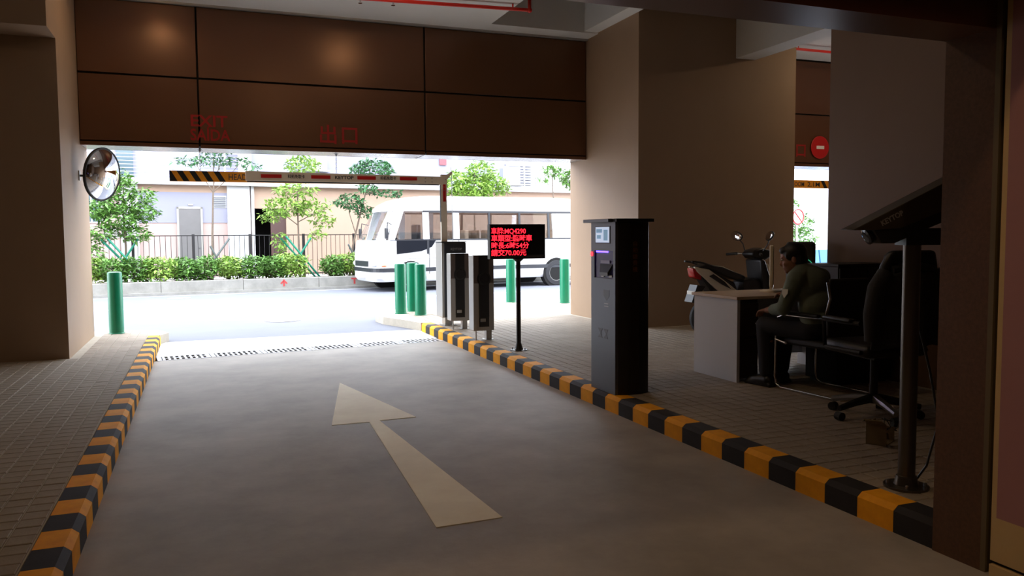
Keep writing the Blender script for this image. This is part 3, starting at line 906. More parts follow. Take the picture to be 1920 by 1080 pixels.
rm.box(1.7, 2.2, 0, 3.2, 2.25, 2.6).box(1.7, 0.2, 0, 1.75, 2.2, 2.6).box(3.15, 0.2, 0, 3.2, 2.2, 2.6).box(1.7, .2, 2.55, 3.2, 2.2, 2.6)
rm.build('dark_lobby', mat('lobby_dark', (30, 26, 28), 0.8), bd)
B(2.45, 0.05, 0.26, 2.92, 0.09, 2.30).build('open_door_leaf', mat('door_brown', (74, 52, 50), 0.5), bd)
dr = B(-0.20, -0.05, 0.26, 0.40, -0.01, 2.30).build('steel_door', mat('door_steel', (172, 170, 172), 0.35, metal=0.5, var=0.06, scale=2, k=0.5), bd)
for bx in ((-0.26, -0.06, 0.26, -0.20, 0.0, 2.36), (0.40, -0.06, 0.26, 0.46, 0.0, 2.36), (-0.26, -0.06, 2.30, 0.46, 0.0, 2.36)):
    B(*bx).build('door_frame', M_alu, dr)
MB().cyl((0.34, -0.05, 1.15), (0.34, -0.09, 1.15), 0.02, n=10).build('door_knob', M_steel, dr)
B(0.06, -0.05, 2.40, 0.20, -0.02, 2.45).build('door_lamp', M_alu, bd)
vt = B(0.76, -0.03, 2.33, 1.15, 0.0, 2.70).build('vent', M_fwhite, bd)
for k in range(6):
    B(0.79, -0.05, 2.36 + k * 0.054, 1.12, -0.028, 2.383 + k * 0.054).build('vent_slat', mat('vent_grey', (128, 132, 142), 0.5, k=0.6), vt)
wn = B(-3.0, -0.03, 1.88, -2.2, 0.0, 2.74).build('window', M_fwhite, bd)
for i in range(3):
    for j in range(3):
        B(-2.96 + i * .25, -0.036, 1.92 + j * 0.27, -2.75 + i * .25, -0.028, 2.15 + j * 0.27).build('pane', mat('far_pane', (92, 112, 122), 0.1, k=0.7), wn)
B(-2.2, -0.02, 1.45, -1.8, 0.0, 1.75).build('wall_box', M_alu, bd)
# balcony railing
rl = B(-6.2, -0.22, 3.94, 1.55, -0.18, 3.98).build('railing', M_fwhite, bd)
for k in range(11):
    B(-5.6 + k * 0.745 - 0.022, -0.225, 3.19, -5.6 + k * 0.745 + 0.022, -0.175, 3.98).build('railing_post', M_fwhite, rl)
for k in range(7):
    MB().cyl((-6.2, -0.2, 3.25 + k * 0.1), (1.55, -0.2, 3.25 + k * 0.1), 0.011, n=6).build('railing_bar', M_alu, rl)
def aircon(name, u, v, z, w, h):
    a = B(u, v - 0.3, z, u + w, v, z + h).build(name, M_fwhite, bd, bevel=0.012)
    MB().lathe([(0.0 + h * 0.38, 0), (h * 0.38, 0.012), (h * 0.33, 0.014), (0.02, 0.006)], 24,
               Matrix.Translation((u + w * 0.62, v - 0.3, z + h * 0.5)) @ Matrix.Rotation(PI / 2, 4, 'X')).build('fan_grille', M_alu, a)
    B(u + 0.02, v - 0.306, z + 0.08, u + w * 0.2, v - 0.296, z + h - 0.08).build('side_vent', mat('vent_grey', (128, 132, 142), 0.5, k=0.6), a)
    B(u - 0.05, v - 0.34, z - 0.05, u + w + 0.1, v, z).build('bracket', M_alu, a)
aircon('air_conditioner', 3.55, 0.0, 3.55, 0.62, 0.45)
aircon('air_conditioner', 10.25, 0.0, 3.26, 0.85, 0.62)
aircon('air_conditioner', -2.6, 1.5, 3.25, 0.75, 0.6)
B(-1.75, 1.40, 3.2, -1.3, 1.5, 4.6).build('balcony_door', mat('far_pane', (92, 112, 122), 0.1, k=0.7), bd)
for k in range(9):
    B(11.1, 0.82, 3.2 + k * 0.1, 12.2, 0.90, 3.27 + k * 0.1).build('louvre_slat', M_lav, bd)
rl2 = B(11.2, -0.2, 3.93, 17, -0.16, 3.97).build('railing', M_fwhite, bd)
for k in range(12):
    B(11.3 + k * 0.5, -0.205, 3.19, 11.34 + k * 0.5, -0.155, 3.97).build('railing_post', M_alu, rl2)
for k in range(7):
    MB().cyl((11.2, -0.18, 3.25 + k * 0.1), (17, -0.18, 3.25 + k * 0.1), 0.011, n=6).build('railing_bar', M_alu, rl2)
B(8.12, -0.06, 3.86, 8.36, -0.01, 4.15).build('wall_placard', mat('placard_red', (214, 110, 122), 0.6, k=0.4), bd)

# second building and street furniture seen through the entrance
b2 = thing('building', 'white building with louvred wall and pink banner beyond the entrance', 'building', W(20.0, 5.6, 0), AR)
B(-2.5, 0, 0, 10, 0.3, 7).build('wall', M_fwhite, b2)
for i in range(3):
    wq = B(0.3 + i * 1.2, -0.03, 1.9, 1.0 + i * 1.2, 0.0, 3.1).build('window', M_alu, b2)
    for j in range(2):
        B(0.34 + i * 1.2 + j * .33, -0.04, 1.95, 0.63 + i * 1.2 + j * .33, -0.028, 3.05).build('pane', mat('far_pane', (92, 112, 122), 0.1, k=0.7), wq)
for k in range(20):
    B(3.3, -0.5, 0.3 + k * 0.1, 4.8, -0.44, 0.36 + k * 0.1).build('louvre_slat', M_alu, b2)
B(2.9, -0.6, 2.4, 3.7, -0.55, 4.2).build('banner', mat('banner_pink', (226, 96, 140), 0.6, k=0.5), b2)
B(-2.5, -0.5, 3.6, 2.8, 0, 3.75).build('ledge', M_alu, b2)
ns = thing('no_parking_sign', 'round white and red prohibition sign on a grey post beyond the entrance', 'sign', W(20.6, -0.6, 0), AR)
MB().cyl((0, 0, 0), (0, 0, 2.35), 0.035, n=10).build('post', M_alu, ns)
RX = Matrix.Rotation(PI / 2, 4, 'X')
MB().lathe([(0.30, 0), (0.30, 0.012), (0.02, 0.012)], 28, Matrix.Translation((0, -0.04, 2.05)) @ RX).build('disc', M_sign_white, ns)
MB().tube([(0.27 * math.cos(a), -0.056, 2.05 + 0.27 * math.sin(a)) for a in [2 * PI * j / 28 for j in range(29)]], 0.028, 6, caps=False).build('red_ring', M_red, ns)
MB().cyl((-0.19, -0.056, 2.24), (0.19, -0.056, 1.86), 0.026, n=6).build('red_bar', M_red, ns)
bb = thing('blue_barrier', 'row of blue plastic street barrier under the round tree', 'barrier', W(20.3, 0.0, 0), AR)
M_bb = mat('barrier_blue', (70, 140, 200), 0.5, k=0.5)
for k in range(3):
    MB().prism([(k * 1.05, -0.2, 0), (k * 1.05, 0.2, 0), (k * 1.05, 0.08, 0.8), (k * 1.05, -0.08, 0.8)], (1.0, 0, 0)).build('barrier_block', M_bb, bb, bevel=0.02)

# ---- minibus
bus = thing('minibus', 'white minibus driving past on the street', 'bus', W(3.86, -1.2, 0), AR)
M_bw = mat('bus_white', (240, 240, 242), 0.25, coat=0.3, k=0.75)
M_bd = mat('bus_trim_dark', (40, 42, 48), 0.4)
M_bgl = glass_mat('bus_glass', (232, 234, 236), 0.14)
BL, HW = 6.6, 1.0
def outline(ins, fr, n=7):
    r = 0.38
    hw = HW - ins
    pts = []
    for k in range(n):
        a = PI / 2 * k / (n - 1)
        pts.append((fr + r - r * math.cos(a) * 0.9 - r * 0.1, -(hw - r) - r * math.sin(a)))
    pts = pts
    far = [(x, -y) for x, y in reversed(pts)]
    back = BL - ins
    return [(back - 0.12, -hw)] + pts[::-1] + far[::-1] + [(back - 0.12, hw), (back, hw - 0.12), (back, -hw + 0.12)]
def loft(levels, caps=(True, True)):
    mb = MB()
    rings = [[(x, y, z) for x, y in outline(i, f)] for (z, i, f) in levels]
    n = len(rings[0])
    vs = [p for r in rings for p in r]
    fs = []
    for k in range(len(rings) - 1):
        for j in range(n):
            j2 = (j + 1) % n
            fs.append((k * n + j, (k + 1) * n + j, (k + 1) * n + j2, k * n + j2))
    if caps[0]: fs.append(tuple(range(n)))
    if caps[1]: fs.append(tuple((len(rings) - 1) * n + j for j in range(n - 1, -1, -1)))
    return mb.add(vs, fs)
loft([(0.26, 0.06, 0.06), (0.36, 0.0, 0.0), (0.9, 0.0, 0.0), (1.28, 0.01, 0.05), (1.34, 0.025, 0.08)]).build('lower_body', M_bw, bus, smooth=True)
loft([(2.10, 0.07, 0.50), (2.16, 0.06, 0.50), (2.28, 0.09, 0.62), (2.40, 0.19, 0.85), (2.48, 0.32, 1.15), (2.53, 0.55, 1.6)]).build('roof', M_bw, bus, smooth=True)
def ins(z): return 0.025 + (z - 1.34) / 0.76 * 0.045
def frz(z): return 0.08 + (z - 1.34) / 0.76 * 0.42
def sidequad(x0, x1, z0, z1, side, th, out, nm, m, par=bus, sk0=0.0, sk1=0.0):
    q = []
    for (x, z) in ((x0, z0), (x1, z0), (x1 + sk1, z1), (x0 + sk0, z1)):
        q.append((x, side * (HW - ins(z) + out), z))
    return MB().prism(q, (0, -side * th, 0)).build(nm, m, par)
zb, zt = 1.345, 2.10
wins = [(0.60, 1.38), (1.55, 2.25), (2.42, 3.30), (3.36, 4.24), (4.30, 5.18), (5.24, 6.3)]
for side in (-1, 1):
    for k, (a, b) in enumerate(wins):
        sidequad(a, b, zb, zt, side, 0.01, -0.012, 'side_window', M_bgl, sk0=0.22 if k == 0 else 0)
    edges = [(1.38, 1.55), (2.25, 2.42), (3.30, 3.36), (4.24, 4.30), (5.18, 5.24), (6.3, 6.52)]
    for k, (a, b) in enumerate(edges):
        sidequad(a, b, zb - 0.01, zt + 0.01, side, 0.05, 0.0, 'window_pillar', M_bw if k in (0, 1, 5) else M_bd, par=bus)
    sidequad(1.38, 6.4, zt - 0.035, zt + 0.02, side, 0.03, 0.004, 'window_rail', M_bd)
    sidequad(0.45, 6.4, zb - 0.02, zb + 0.02, side, 0.03, 0.004, 'window_sill', M_bd)
    MB().prism([(0.42, side * (HW - 0.02), 1.345), (0.58, side * (HW - 0.02), 1.345), (0.86, side * (HW - 0.075), 2.11), (0.62, side * (HW - 0.10), 2.11)], (0, -side * 0.06, 0)).build('front_pillar', M_bw, bus)
    MB().prism([(0.62, side * (HW + 0.001), 1.33), (1.72, side * (HW + 0.001), 1.33), (1.60, side * (HW + 0.004), 1.16), (1.30, side * (HW + 0.004), 1.05), (0.62, side * (HW + 0.004), 0.98)], (0, side * 0.006, 0)).build('quarter_window', mat('quarter_glass', (28, 30, 36), 0.12), bus)
ws = MB()
o0, o1 = outline(ins(1.345) + 0.012, frz(1.345) + 0.01)[2:14], outline(ins(2.10) + 0.012, frz(2.10) + 0.01)[2:14]
k = len(o0)
ws.add([(x, y, 1.345) for x, y in o0] + [(x, y, 2.11) for x, y in o1], [(i, i + 1, k + i + 1, k + i) for i in range(k - 1)])
ws.build('windscreen', M_bgl, bus, smooth=True)
B(BL - 0.16, -0.95, 1.33, BL - 0.06, 0.95, 2.12).build('rear_panel', M_bw, bus)
loft([(0.52, -0.012, -0.012), (0.62, -0.012, -0.012)], (True, True)).build('bumper_strip', M_bd, bus)
B(-0.02, -0.55, 0.66, 0.04, 0.55, 0.80).build('grille', M_bd, bus)
B(-0.05, -0.28, 0.36, 0.02, 0.28, 0.48).build('number_plate', M_sign_white, bus)
for s in (-1, 1):
    MB().ellip((0.09, s * 0.76, 0.72), (0.10, 0.17, 0.085), 14, 8).build('headlight', mat('headlight', (222, 226, 230), 0.1), bus, smooth=True)
    MB().ellip((0.30, s * 0.95, 0.68), (0.10, 0.06, 0.05), 10, 6).build('turn_lamp', mat('turn_lamp', (226, 120, 90), 0.3), bus, smooth=True)
    MB().tube([(0.5, s * 0.96, 1.75), (0.35, s * 1.1, 1.8), (0.33, s * 1.12, 1.62)], 0.014, 6).build('mirror_arm', M_bd, bus)
    B(0.28, s * 1.12 - 0.08, 1.38, 0.34, s * 1.12 + 0.08, 1.66).build('side_mirror', M_bd, bus, bevel=0.02)
    for wx in (1.0, 5.43):
        MY = Matrix.Translation((wx, s * (HW - 0.2), 0.37)) @ Matrix.Rotation(-s * PI / 2, 4, 'X')
        MB().lathe([(0.43, 0.0), (0.43, 0.204)], 32, MY).build('wheel_arch', M_gap, bus)
        tw = MB().lathe([(0.22, 0.0), (0.33, 0.02), (0.37, 0.06), (0.37, 0.19), (0.345, 0.215), (0.24, 0.222), (0.22, 0.19)], 32, MY).build('tyre', mat('tyre_black', (36, 36, 40), 0.8), bus, smooth=True)
        MB().lathe([(0.225, 0.05), (0.225, 0.205), (0.20, 0.20), (0.15, 0.16), (0.09, 0.16), (0.08, 0.20), (0.01, 0.20)], 24, MY).build('wheel_rim', M_alu, tw, smooth=True)
dl = B(1.52, -HW - 0.004, 0.45, 1.535, -HW + 0.01, 1.33).build('door_seam', M_bd, bus)
B(2.38, -HW - 0.004, 0.45, 2.395, -HW + 0.01, 1.33).build('door_seam', M_bd, bus)
B(1.46, -HW - 0.02, 0.98, 1.52, -HW + 0.01, 1.33).build('door_edge_trim', M_bd, bus)
B(0.6, -HW - 0.006, 0.86, 6.3, -HW + 0.004, 0.875).build('side_moulding', M_alu, bus)
B(0.3, -0.85, 1.0, 6.3, 0.85, 1.05).build('cabin_floor', mat('cabin_floor', (120, 118, 118), 0.8, k=1), bus)
M_seat = mat('bus_seat', (150, 128, 108), 0.8, k=1.5)
for r_ in range(5):
    for s in (-0.62, -0.22, 0.42, 0.75):
        x = 2.3 + r_ * 0.82
        MB().box(x, s - 0.17, 1.05, x + 0.42, s + 0.17, 1.20).box(x + 0.36, s - 0.17, 1.18, x + 0.48, s + 0.17, 1.60).build('seat', M_seat, bus, bevel=0.03)
MB().box(0.95, -0.7, 1.05, 1.35, -0.25, 1.2).box(1.30, -0.7, 1.18, 1.42, -0.25, 1.75).build('driver_seat', M_bd, bus, bevel=0.03)
MB().lathe([(0.2, -0.01), (0.22, 0), (0.2, 0.01), (0.18, 0)], 20, Matrix.Translation((0.72, -0.48, 1.42)) @ Matrix.Rotation(0.9, 4, 'Y')).build('steering_wheel', M_bd, bus)
B(0.30, -0.85, 1.15, 0.60, 0.85, 1.34).build('dashboard', M_bd, bus, bevel=0.04)

# ================================================================== attendant corner
# ---- plate camera on pole
lp = thing('plate_camera', 'dark hooded plate camera on a steel pole beside the granite jamb', 'camera', (3.375, 3.07, SW), 0)
M_cb = mat('camera_black', (22, 22, 24), 0.4)
M_hood = mat('camera_hood', (58, 48, 34), 0.4)
M_pole = mat('camera_pole', (96, 90, 84), 0.3, metal=0.8)
MB().tube([(0, 0, 0.06), (0, 0, 1.26)], 0.042, 20).build('pole', M_pole, lp, smooth=True)
MB().lathe([(0.11, 0), (0.11, 0.012), (0.06, 0.014), (0.05, 0.06), (0.043, 0.065)], 24).build('base', M_pole, lp, smooth=True)
for k in range(4):
    a = PI / 4 + k * PI / 2
    MB().cyl((0.088 * math.cos(a), 0.088 * math.sin(a), 0.012), (0.088 * math.cos(a), 0.088 * math.sin(a), 0.03), 0.008, n=6).build('anchor_bolt', M_steel, lp)
fw = Vector((-0.932, 0.361, 0)).normalized()
sd = Vector((0.361, 0.932, 0)).normalized()
def C3(a, b, z):           # a forward, b sideways
    p = fw * a + sd * b
    return (p.x, p.y, z)
B_ = MB().prism([C3(-0.19, -0.06, 1.255), C3(0.06, -0.06, 1.255), C3(0.06, -0.06, 1.32), C3(-0.03, -0.06, 1.34), C3(-0.19, -0.06, 1.34)], sd * 0.12)
B_.build('tilt_bracket', M_cb, lp)
MB().prism([C3(0.24, -0.065, 1.345), C3(0.19, -0.065, 1.265), C3(0.12, -0.065, 1.265), C3(-0.05, -0.065, 1.34), C3(-0.20, -0.065, 1.40), C3(-0.20, -0.065, 1.52), C3(0.20, -0.065, 1.36)], sd * 0.13).build('camera_body', M_cb, lp, bevel=0.006)
hood = MB().prism([C3(0.335, -0.085, 1.335), C3(-0.19, -0.085, 1.605), C3(-0.19, -0.085, 1.46), C3(0.10, -0.085, 1.34), C3(0.24, -0.085, 1.332)], sd * 0.17).build('sun_hood', M_hood, lp, bevel=0.004)
MB().lathe([(0.045, 0), (0.045, 0.015), (0.03, 0.02)], 20, Matrix.Translation(C3(0.222, 0, 1.305)) @ (Vector((0, 0, 1)).rotation_difference((fw - Vector((0, 0, 0.5))).normalized())).to_matrix().to_4x4()).build('lens', mat('lens_glass', (16, 18, 26), 0.05), lp)
tl = Vector((-fw.x * 0.89, -fw.y * 0.89, 0.46)).normalized()
tu = Vector((0, 0, 1)) - tl * tl.z
text('lettering', 'KEYTOP', 0.036, M_alu, lp, facing(Vector(C3(0.195, -0.087, 1.352)), tl, tu), depth=0.001, bold=0.001, width=0.12)
MB().tube([(0.04, 0.0, 0.9), (0.09, -0.05, 0.6), (0.10, -0.1, 0.35), (0.07, -0.06, 0.12), (0.05, 0.0, 0.012)], 0.006, 6).build('cable', M_cb, lp)

# ---- beige connection box with loose wires
jb = thing('junction_box', 'open beige cable box with loose wires on the pavers', 'box', (3.95, 3.80, SW), 0.5)
M_jb = mat('box_beige', (140, 122, 92), 0.7, var=0.1, scale=10)
bx = MB()
bx.box(-0.09, -0.06, 0, 0.09, 0.06, 0.006).box(-0.09, -0.06, 0, -0.084, 0.06, 0.13).box(0.084, -0.06, 0, 0.09, 0.06, 0.09).box(-0.09, 0.054, 0, 0.09, 0.06, 0.13)
bx.build('case', M_jb, jb)
MB().prism([(-0.088, -0.06, 0.13), (-0.17, -0.05, 0.17), (-0.17, 0.05, 0.17), (-0.088, 0.06, 0.13)], (0.002, 0, 0.004)).build('lid_flap', M_jb, jb)
rw = random.Random(5)
for k in range(6):
    p = Vector((rw.uniform(-.03, .05), rw.uniform(-.03, .03), 0.03))
    pts = [p]
    for q in range(5):
        p = p + Vector((rw.uniform(0.0, .06), rw.uniform(-.05, .05), rw.uniform(-.02, .05)))
        p.z = max(0.02, min(0.14, p.z))
        pts.append(p)
    MB().tube(pts, 0.004, 5).build('wire', M_cb, jb)

# ---- desk
dk = thing('office_desk', 'grey white office desk with light wood top by the scooter', 'desk', (4.38, 5.83, SW), 0)
M_dw = mat('desk_panel_grey', (196, 196, 198), 0.5)
M_dt = mat('desk_top_wood', (196, 172, 146), 0.45, var=0.06, scale=6)
M_dd = mat('desk_drawer_dark', (58, 44, 36), 0.5)
DX, DYL, DZ = 1.28, 0.66, 0.765
B(-0.02, -0.02, DZ - 0.028, DX, DYL + 0.02, DZ).build('top', M_dt, dk, bevel=0.004)
B(0.0, 0.0, 0, 0.03, DYL, DZ - 0.028).build('end_panel', M_dw, dk)
B(DX - 0.04, 0.0, 0, DX - 0.01, DYL, DZ - 0.028).build('end_panel', M_dw, dk)
B(0.03, DYL - 0.06, 0.12, DX - 0.04, DYL - 0.04, DZ - 0.028).build('back_panel', M_dw, dk)
ped = B(0.03, 0.03, 0.03, 0.24, DYL - 0.08, DZ - 0.03).build('drawer_pedestal', M_dd, dk)
B(0.232, 0.03, 0.03, 0.245, DYL - 0.08, DZ - 0.2).build('pedestal_side', M_dw, ped)
for k in range(2):
    d_ = B(0.035, 0.012, 0.05 + 0.36 * k, 0.235, 0.03, 0.38 + 0.32 * k).build('drawer', M_dd, ped)
MB().tube([(0.205, 0.012, 0.42), (0.205, -0.012, 0.44), (0.205, -0.012, 0.50), (0.205, 0.012, 0.52)], 0.007, 6).build('handle', M_chrome, ped)

# ---- monitor, seen edge-on
vd = Vector((0.63, 0.78, 0)).normalized()
mo = thing('computer_monitor', 'beige framed computer monitor standing edge-on on the desk', 'monitor', (5.05, 6.20, SW + DZ), math.atan2(vd.y, vd.x))
M_mo = mat('monitor_beige', (232, 220, 194), 0.5)
B(-0.25, -0.012, 0.055, 0.25, 0.022, 0.44).build('frame', M_mo, mo, bevel=0.008)
B(-0.232, -0.015, 0.078, 0.232, -0.011, 0.425).build('screen', mat('monitor_screen', (40, 36, 34), 0.2), mo)
B(-0.03, 0.0, 0.0, 0.03, 0.02, 0.07).build('stand_neck', M_mo, mo)
MB().lathe([(0.11, 0), (0.11, 0.01), (0.04, 0.02)], 20).build('stand_foot', M_mo, mo)

# ---- loudspeaker with green light ring
sk = thing('loudspeaker', 'dark loudspeaker with green light ring standing at the desk end', 'loudspeaker', (5.50, 6.33, SW + DZ), math.radians(-35))
M_sk = mat('speaker_dark', (58, 56, 54), 0.6)
B(-0.13, -0.10, 0, 0.13, 0.10, 0.47).build('cabinet', M_sk, sk, bevel=0.03)
RXm = Matrix.Rotation(PI / 2, 4, 'X')
MB().lathe([(0.105, 0), (0.105, 0.012), (0.09, 0.014), (0.07, 0.0), (0.02, 0.006)], 24, Matrix.Translation((0, -0.10, 0.20)) @ RXm).build('woofer', M_black, sk, smooth=True)
MB().tube([(0.112 * math.cos(a), -0.108, 0.20 + 0.112 * math.sin(a)) for a in [2 * PI * j / 30 for j in range(31)]], 0.004, 5, caps=False).build('light_ring', mat('ring_green', (60, 190, 140), 0.5, emit=0.5), sk)
for s in (-1, 1):
    for zz in (0.035, 0.435):
        MB().cyl((s * 0.10, -0.099, zz), (s * 0.10, -0.106, zz), 0.016, n=12).build('corner_bolt', M_black, sk)

# ---- black cabinet by the pillar
cb = thing('storage_cabinet', 'low black storage cabinet standing against the middle pillar', 'cabinet', (5.06, 5.36, SW), 0)
M_cab2 = mat('cabinet_black', (20, 20, 21), 0.5)
B(0, 0, 0.03, 0.62, 0.38, 1.03).build('body', M_cab2, cb, bevel=0.005)
B(-0.005, -0.005, 1.03, 0.625, 0.385, 1.05).build('top', M_cab2, cb)
B(0.03, 0.03, 0, 0.59, 0.35, 0.03).build('plinth', M_cab2, cb)
for k in range(2):
    d_ = B(0.008 + 0.307 * k, -0.014, 0.05, 0.305 + 0.307 * k, 0.0, 1.015).build('door', M_cab2, cb, bevel=0.003)
    MB().cyl((0.27 + 0.08 * k, -0.014, 0.78), (0.27 + 0.08 * k, -0.035, 0.78), 0.012, n=10).build('knob', M_chrome, d_)

# ---- cantilever visitor chair
M_ch = mat('chair_black', (20, 20, 22), 0.6)
vc = thing('visitor_chair', 'black cantilever armchair with chrome tube frame under the guard', 'chair', (4.80, 5.22, SW), math.radians(94))
wy = 0.235
for s in (-1, 1):
    y = s * wy
    MB().tube([(-0.24, y, 0.93), (-0.27, y, 0.80), (-0.22, y, 0.64), (-0.10, y, 0.635), (0.22, y, 0.635), (0.29, y, 0.61), (0.315, y, 0.54), (0.32, y, 0.10), (0.30, y, 0.035), (0.25, y, 0.012), (-0.30, y, 0.012)],
              0.0115, 10).build('side_frame', M_chrome, vc, smooth=True)
    B(-0.16, y - 0.025, 0.645, 0.20, y + 0.025, 0.668).build('armrest', M_ch, vc, bevel=0.008)
MB().tube([(-0.30, -wy, 0.012), (-0.30, wy, 0.012)], 0.0115, 10).build('rear_runner', M_chrome, vc, smooth=True)
MB().tube([(0.20, -wy, 0.40), (0.20, wy, 0.40)], 0.0115, 10).build('seat_bar', M_chrome, vc, smooth=True)
for s in (-1, 1):
    MB().tube([(0.20, s * wy, 0.40), (0.315, s * wy, 0.42)], 0.0115, 10).build('seat_bracket', M_chrome, vc, smooth=True)
B(-0.23, -0.215, 0.385, 0.25, 0.215, 0.445).build('seat', M_ch, vc, bevel=0.02)
MB().prism([(-0.235, -0.215, 0.46), (-0.195, -0.215, 0.46), (-0.225, -0.215, 0.96), (-0.255, -0.215, 0.95)], (0, 0.43, 0)).build('backrest', M_ch, vc, bevel=0.012)

# ---- seated guard: one continuous body with clothing as children
def capsule(mb, a, b, ra, rb, n=14):
    a, b = Vector(a), Vector(b)
    mb.tube([a, b], [ra, rb], n)
    mb.ellip(a, (ra, ra, ra), n, 8)
    mb.ellip(b, (rb, rb, rb), n, 8)
def chain(mb, pts, rs):
    for i in range(len(pts) - 1):
        capsule(mb, pts[i], pts[i + 1], rs[i], rs[i + 1])
def fuse(mb, name, m, parent, voxel, smooth=4):
    me = bpy.data.meshes.new(name)
    me.from_pydata(mb.v, [], mb.f)
    t = bpy.data.objects.new(name, me)
    COL.objects.link(t)
    r = t.modifiers.new('remesh', 'REMESH')
    r.mode = 'VOXEL'
    r.voxel_size = voxel
    s = t.modifiers.new('smooth', 'SMOOTH')
    s.factor = 0.5
    s.iterations = smooth
    dg = bpy.context.evaluated_depsgraph_get()
    out = bpy.data.meshes.new_from_object(t.evaluated_get(dg))
    bpy.data.objects.remove(t)
    out.name = name
    for p in out.polygons:
        p.use_smooth = True
    out.materials.clear()
    out.materials.append(m)
    return link(name, out, parent)

ga = math.radians(100)
M_skin = mat('skin', (150, 104, 80), 0.5)
M_hair = mat('hair_black', (14, 12, 12), 0.5)
M_shirt = mat('guard_shirt', (104, 114, 100), 0.8, bump=0.3, bscale=30)
M_trou = mat('guard_trousers', (24, 25, 30), 0.8)
M_shoe = mat('guard_shoe', (14, 14, 15), 0.4)
gp = thing('person', 'seated guard in grey green uniform shirt leaning towards the monitor', 'person', (4.74, 5.24, SW), ga)
pel, wai, che, nb = (-0.02, 0, 0.56), (0.0, 0.01, 0.72), (0.06, 0.03, 0.88), (0.10, 0.07, 1.00)
hd = Vector((0.17, 0.115, 1.105))
yaw = math.radians(38)
HM = Matrix.Translation(hd) @ Matrix.Rotation(yaw, 4, 'Z') @ Matrix.Rotation(math.radians(14), 4, 'Y')
def H(x, y, z): return HM @ Vector((x, y, z))
HR = HM.to_3x3()
shL, elL, wrL = (0.05, 0.215, 0.945), (0.13, 0.265, 0.70), (0.36, 0.19, 0.665)
shR, elR, wrR = (0.10, -0.16, 0.945), (0.20, -0.26, 0.72), (0.40, -0.14, 0.79)
hipL, knL, anL = (0.0, 0.09, 0.53), (0.42, 0.15, 0.53), (0.40, 0.15, 0.09)
hipR, knR, anR = (0.0, -0.09, 0.53), (0.42, -0.12, 0.53), (0.46, -0.12, 0.09)
bd_ = MB()
bd_.ellip(pel, (0.13, 0.165, 0.11), 18, 12)
bd_.ellip(wai, (0.105, 0.145, 0.13), 18, 12)
bd_.ellip(che, (0.115, 0.165, 0.15), 18, 12)
chain(bd_, [pel, wai, che, nb], [0.11, 0.10, 0.10, 0.06])
chain(bd_, [nb, H(-0.02, 0, -0.06)], [0.056, 0.052])
chain(bd_, [shL, nb, shR], [0.06, 0.05, 0.06])
for sh, el, wr in ((shL, elL, wrL), (shR, elR, wrR)):
    chain(bd_, [sh, el, wr], [0.052, 0.040, 0.027])
for hp, kn, an in ((hipL, knL, anL), (hipR, knR, anR)):
    chain(bd_, [hp, kn], [0.088, 0.060])
    mid = Vector(kn).lerp(Vector(an), 0.3) - Vector((0.02, 0, 0))
    chain(bd_, [kn, mid, an], [0.056, 0.054, 0.036])
    chain(bd_, [(an[0], an[1], 0.045), (an[0] + 0.15, an[1], 0.035)], [0.042, 0.034])
# head: skull, jaw, nose, brow, lips, ears
bd_.ellip(H(-0.01, 0, 0.03), (0.098, 0.077, 0.092), 20, 14, HR)
bd_.ellip(H(0.018, 0, -0.035), (0.072, 0.060, 0.078), 18, 12, HR)
bd_.ellip(H(0.062, 0, -0.092), (0.024, 0.028, 0.020), 12, 8, HR)
bd_.ellip(H(0.094, 0, -0.022), (0.017, 0.014, 0.024), 12, 8, HR)
bd_.tube([H(0.082, 0, 0.012), H(0.104, 0, -0.026)], [0.009, 0.012], 8)
bd_.ellip(H(0.078, 0, 0.028), (0.014, 0.05, 0.010), 12, 8, HR)
bd_.ellip(H(0.080, 0, -0.060), (0.012, 0.024, 0.007), 12, 8, HR)
bd_.ellip(H(0.078, 0, -0.072), (0.012, 0.022, 0.007), 12, 8, HR)
for s in (-1, 1):
    bd_.ellip(H(-0.012, s * 0.078, -0.008), (0.020, 0.010, 0.032), 10, 8, HR)
    bd_.ellip(H(0.062, s * 0.038, -0.028), (0.022, 0.022, 0.022), 10, 8, HR)
# hands: palm, four fingers of different lengths, thumb from the side of the palm
def hand(mb, wr, fwd, palm_dn, side):
    wr, f, d = Vector(wr), Vector(fwd).normalized(), Vector(palm_dn).normalized()
    s = f.cross(d).normalized() * side
    M3 = Matrix((f, s, d)).transposed()
    mb.ellip(wr + f * 0.045, (0.05, 0.040, 0.017), 14, 8, M3)
    for k, (off, L) in enumerate(((-0.030, 0.062), (-0.010, 0.074), (0.010, 0.070), (0.029, 0.054))):
        p0 = wr + f * 0.075 + s * off
        p1 = p0 + f * L * 0.48 + d * 0.006
        p2 = p1 + f * L * 0.30 + d * 0.018
        p3 = p2 + f * L * 0.16 + d * 0.020
        chain(mb, [p0, p1, p2, p3], [0.0095, 0.009, 0.0085, 0.0075])
    t0 = wr + f * 0.02 - s * 0.030
    chain(mb, [t0, t0 - s * 0.024 + f * 0.026 + d * 0.006, t0 - s * 0.026 + f * 0.054 + d * 0.014], [0.012, 0.0105, 0.009])
hand(bd_, wrL, (1, -0.3, -0.15), (0, 0, -1), 1)
hand(bd_, wrR, (1, 0.2, 0.0), (0, 0, -1), -1)
fuse(bd_, 'body', M_skin, gp, 0.0065, 3)
hr = MB()
hr.ellip(H(-0.024, 0, 0.048), (0.104, 0.088, 0.090), 20, 14, HR)
hr.ellip(H(-0.055, 0, -0.01), (0.068, 0.080, 0.080), 18, 12, HR)
hr.ellip(H(0.045, 0, 0.085), (0.046, 0.064, 0.032), 14, 10, HR)
for s in (-1, 1):
    hr.ellip(H(0.012, s * 0.068, 0.030), (0.040, 0.016, 0.040), 10, 8, HR)
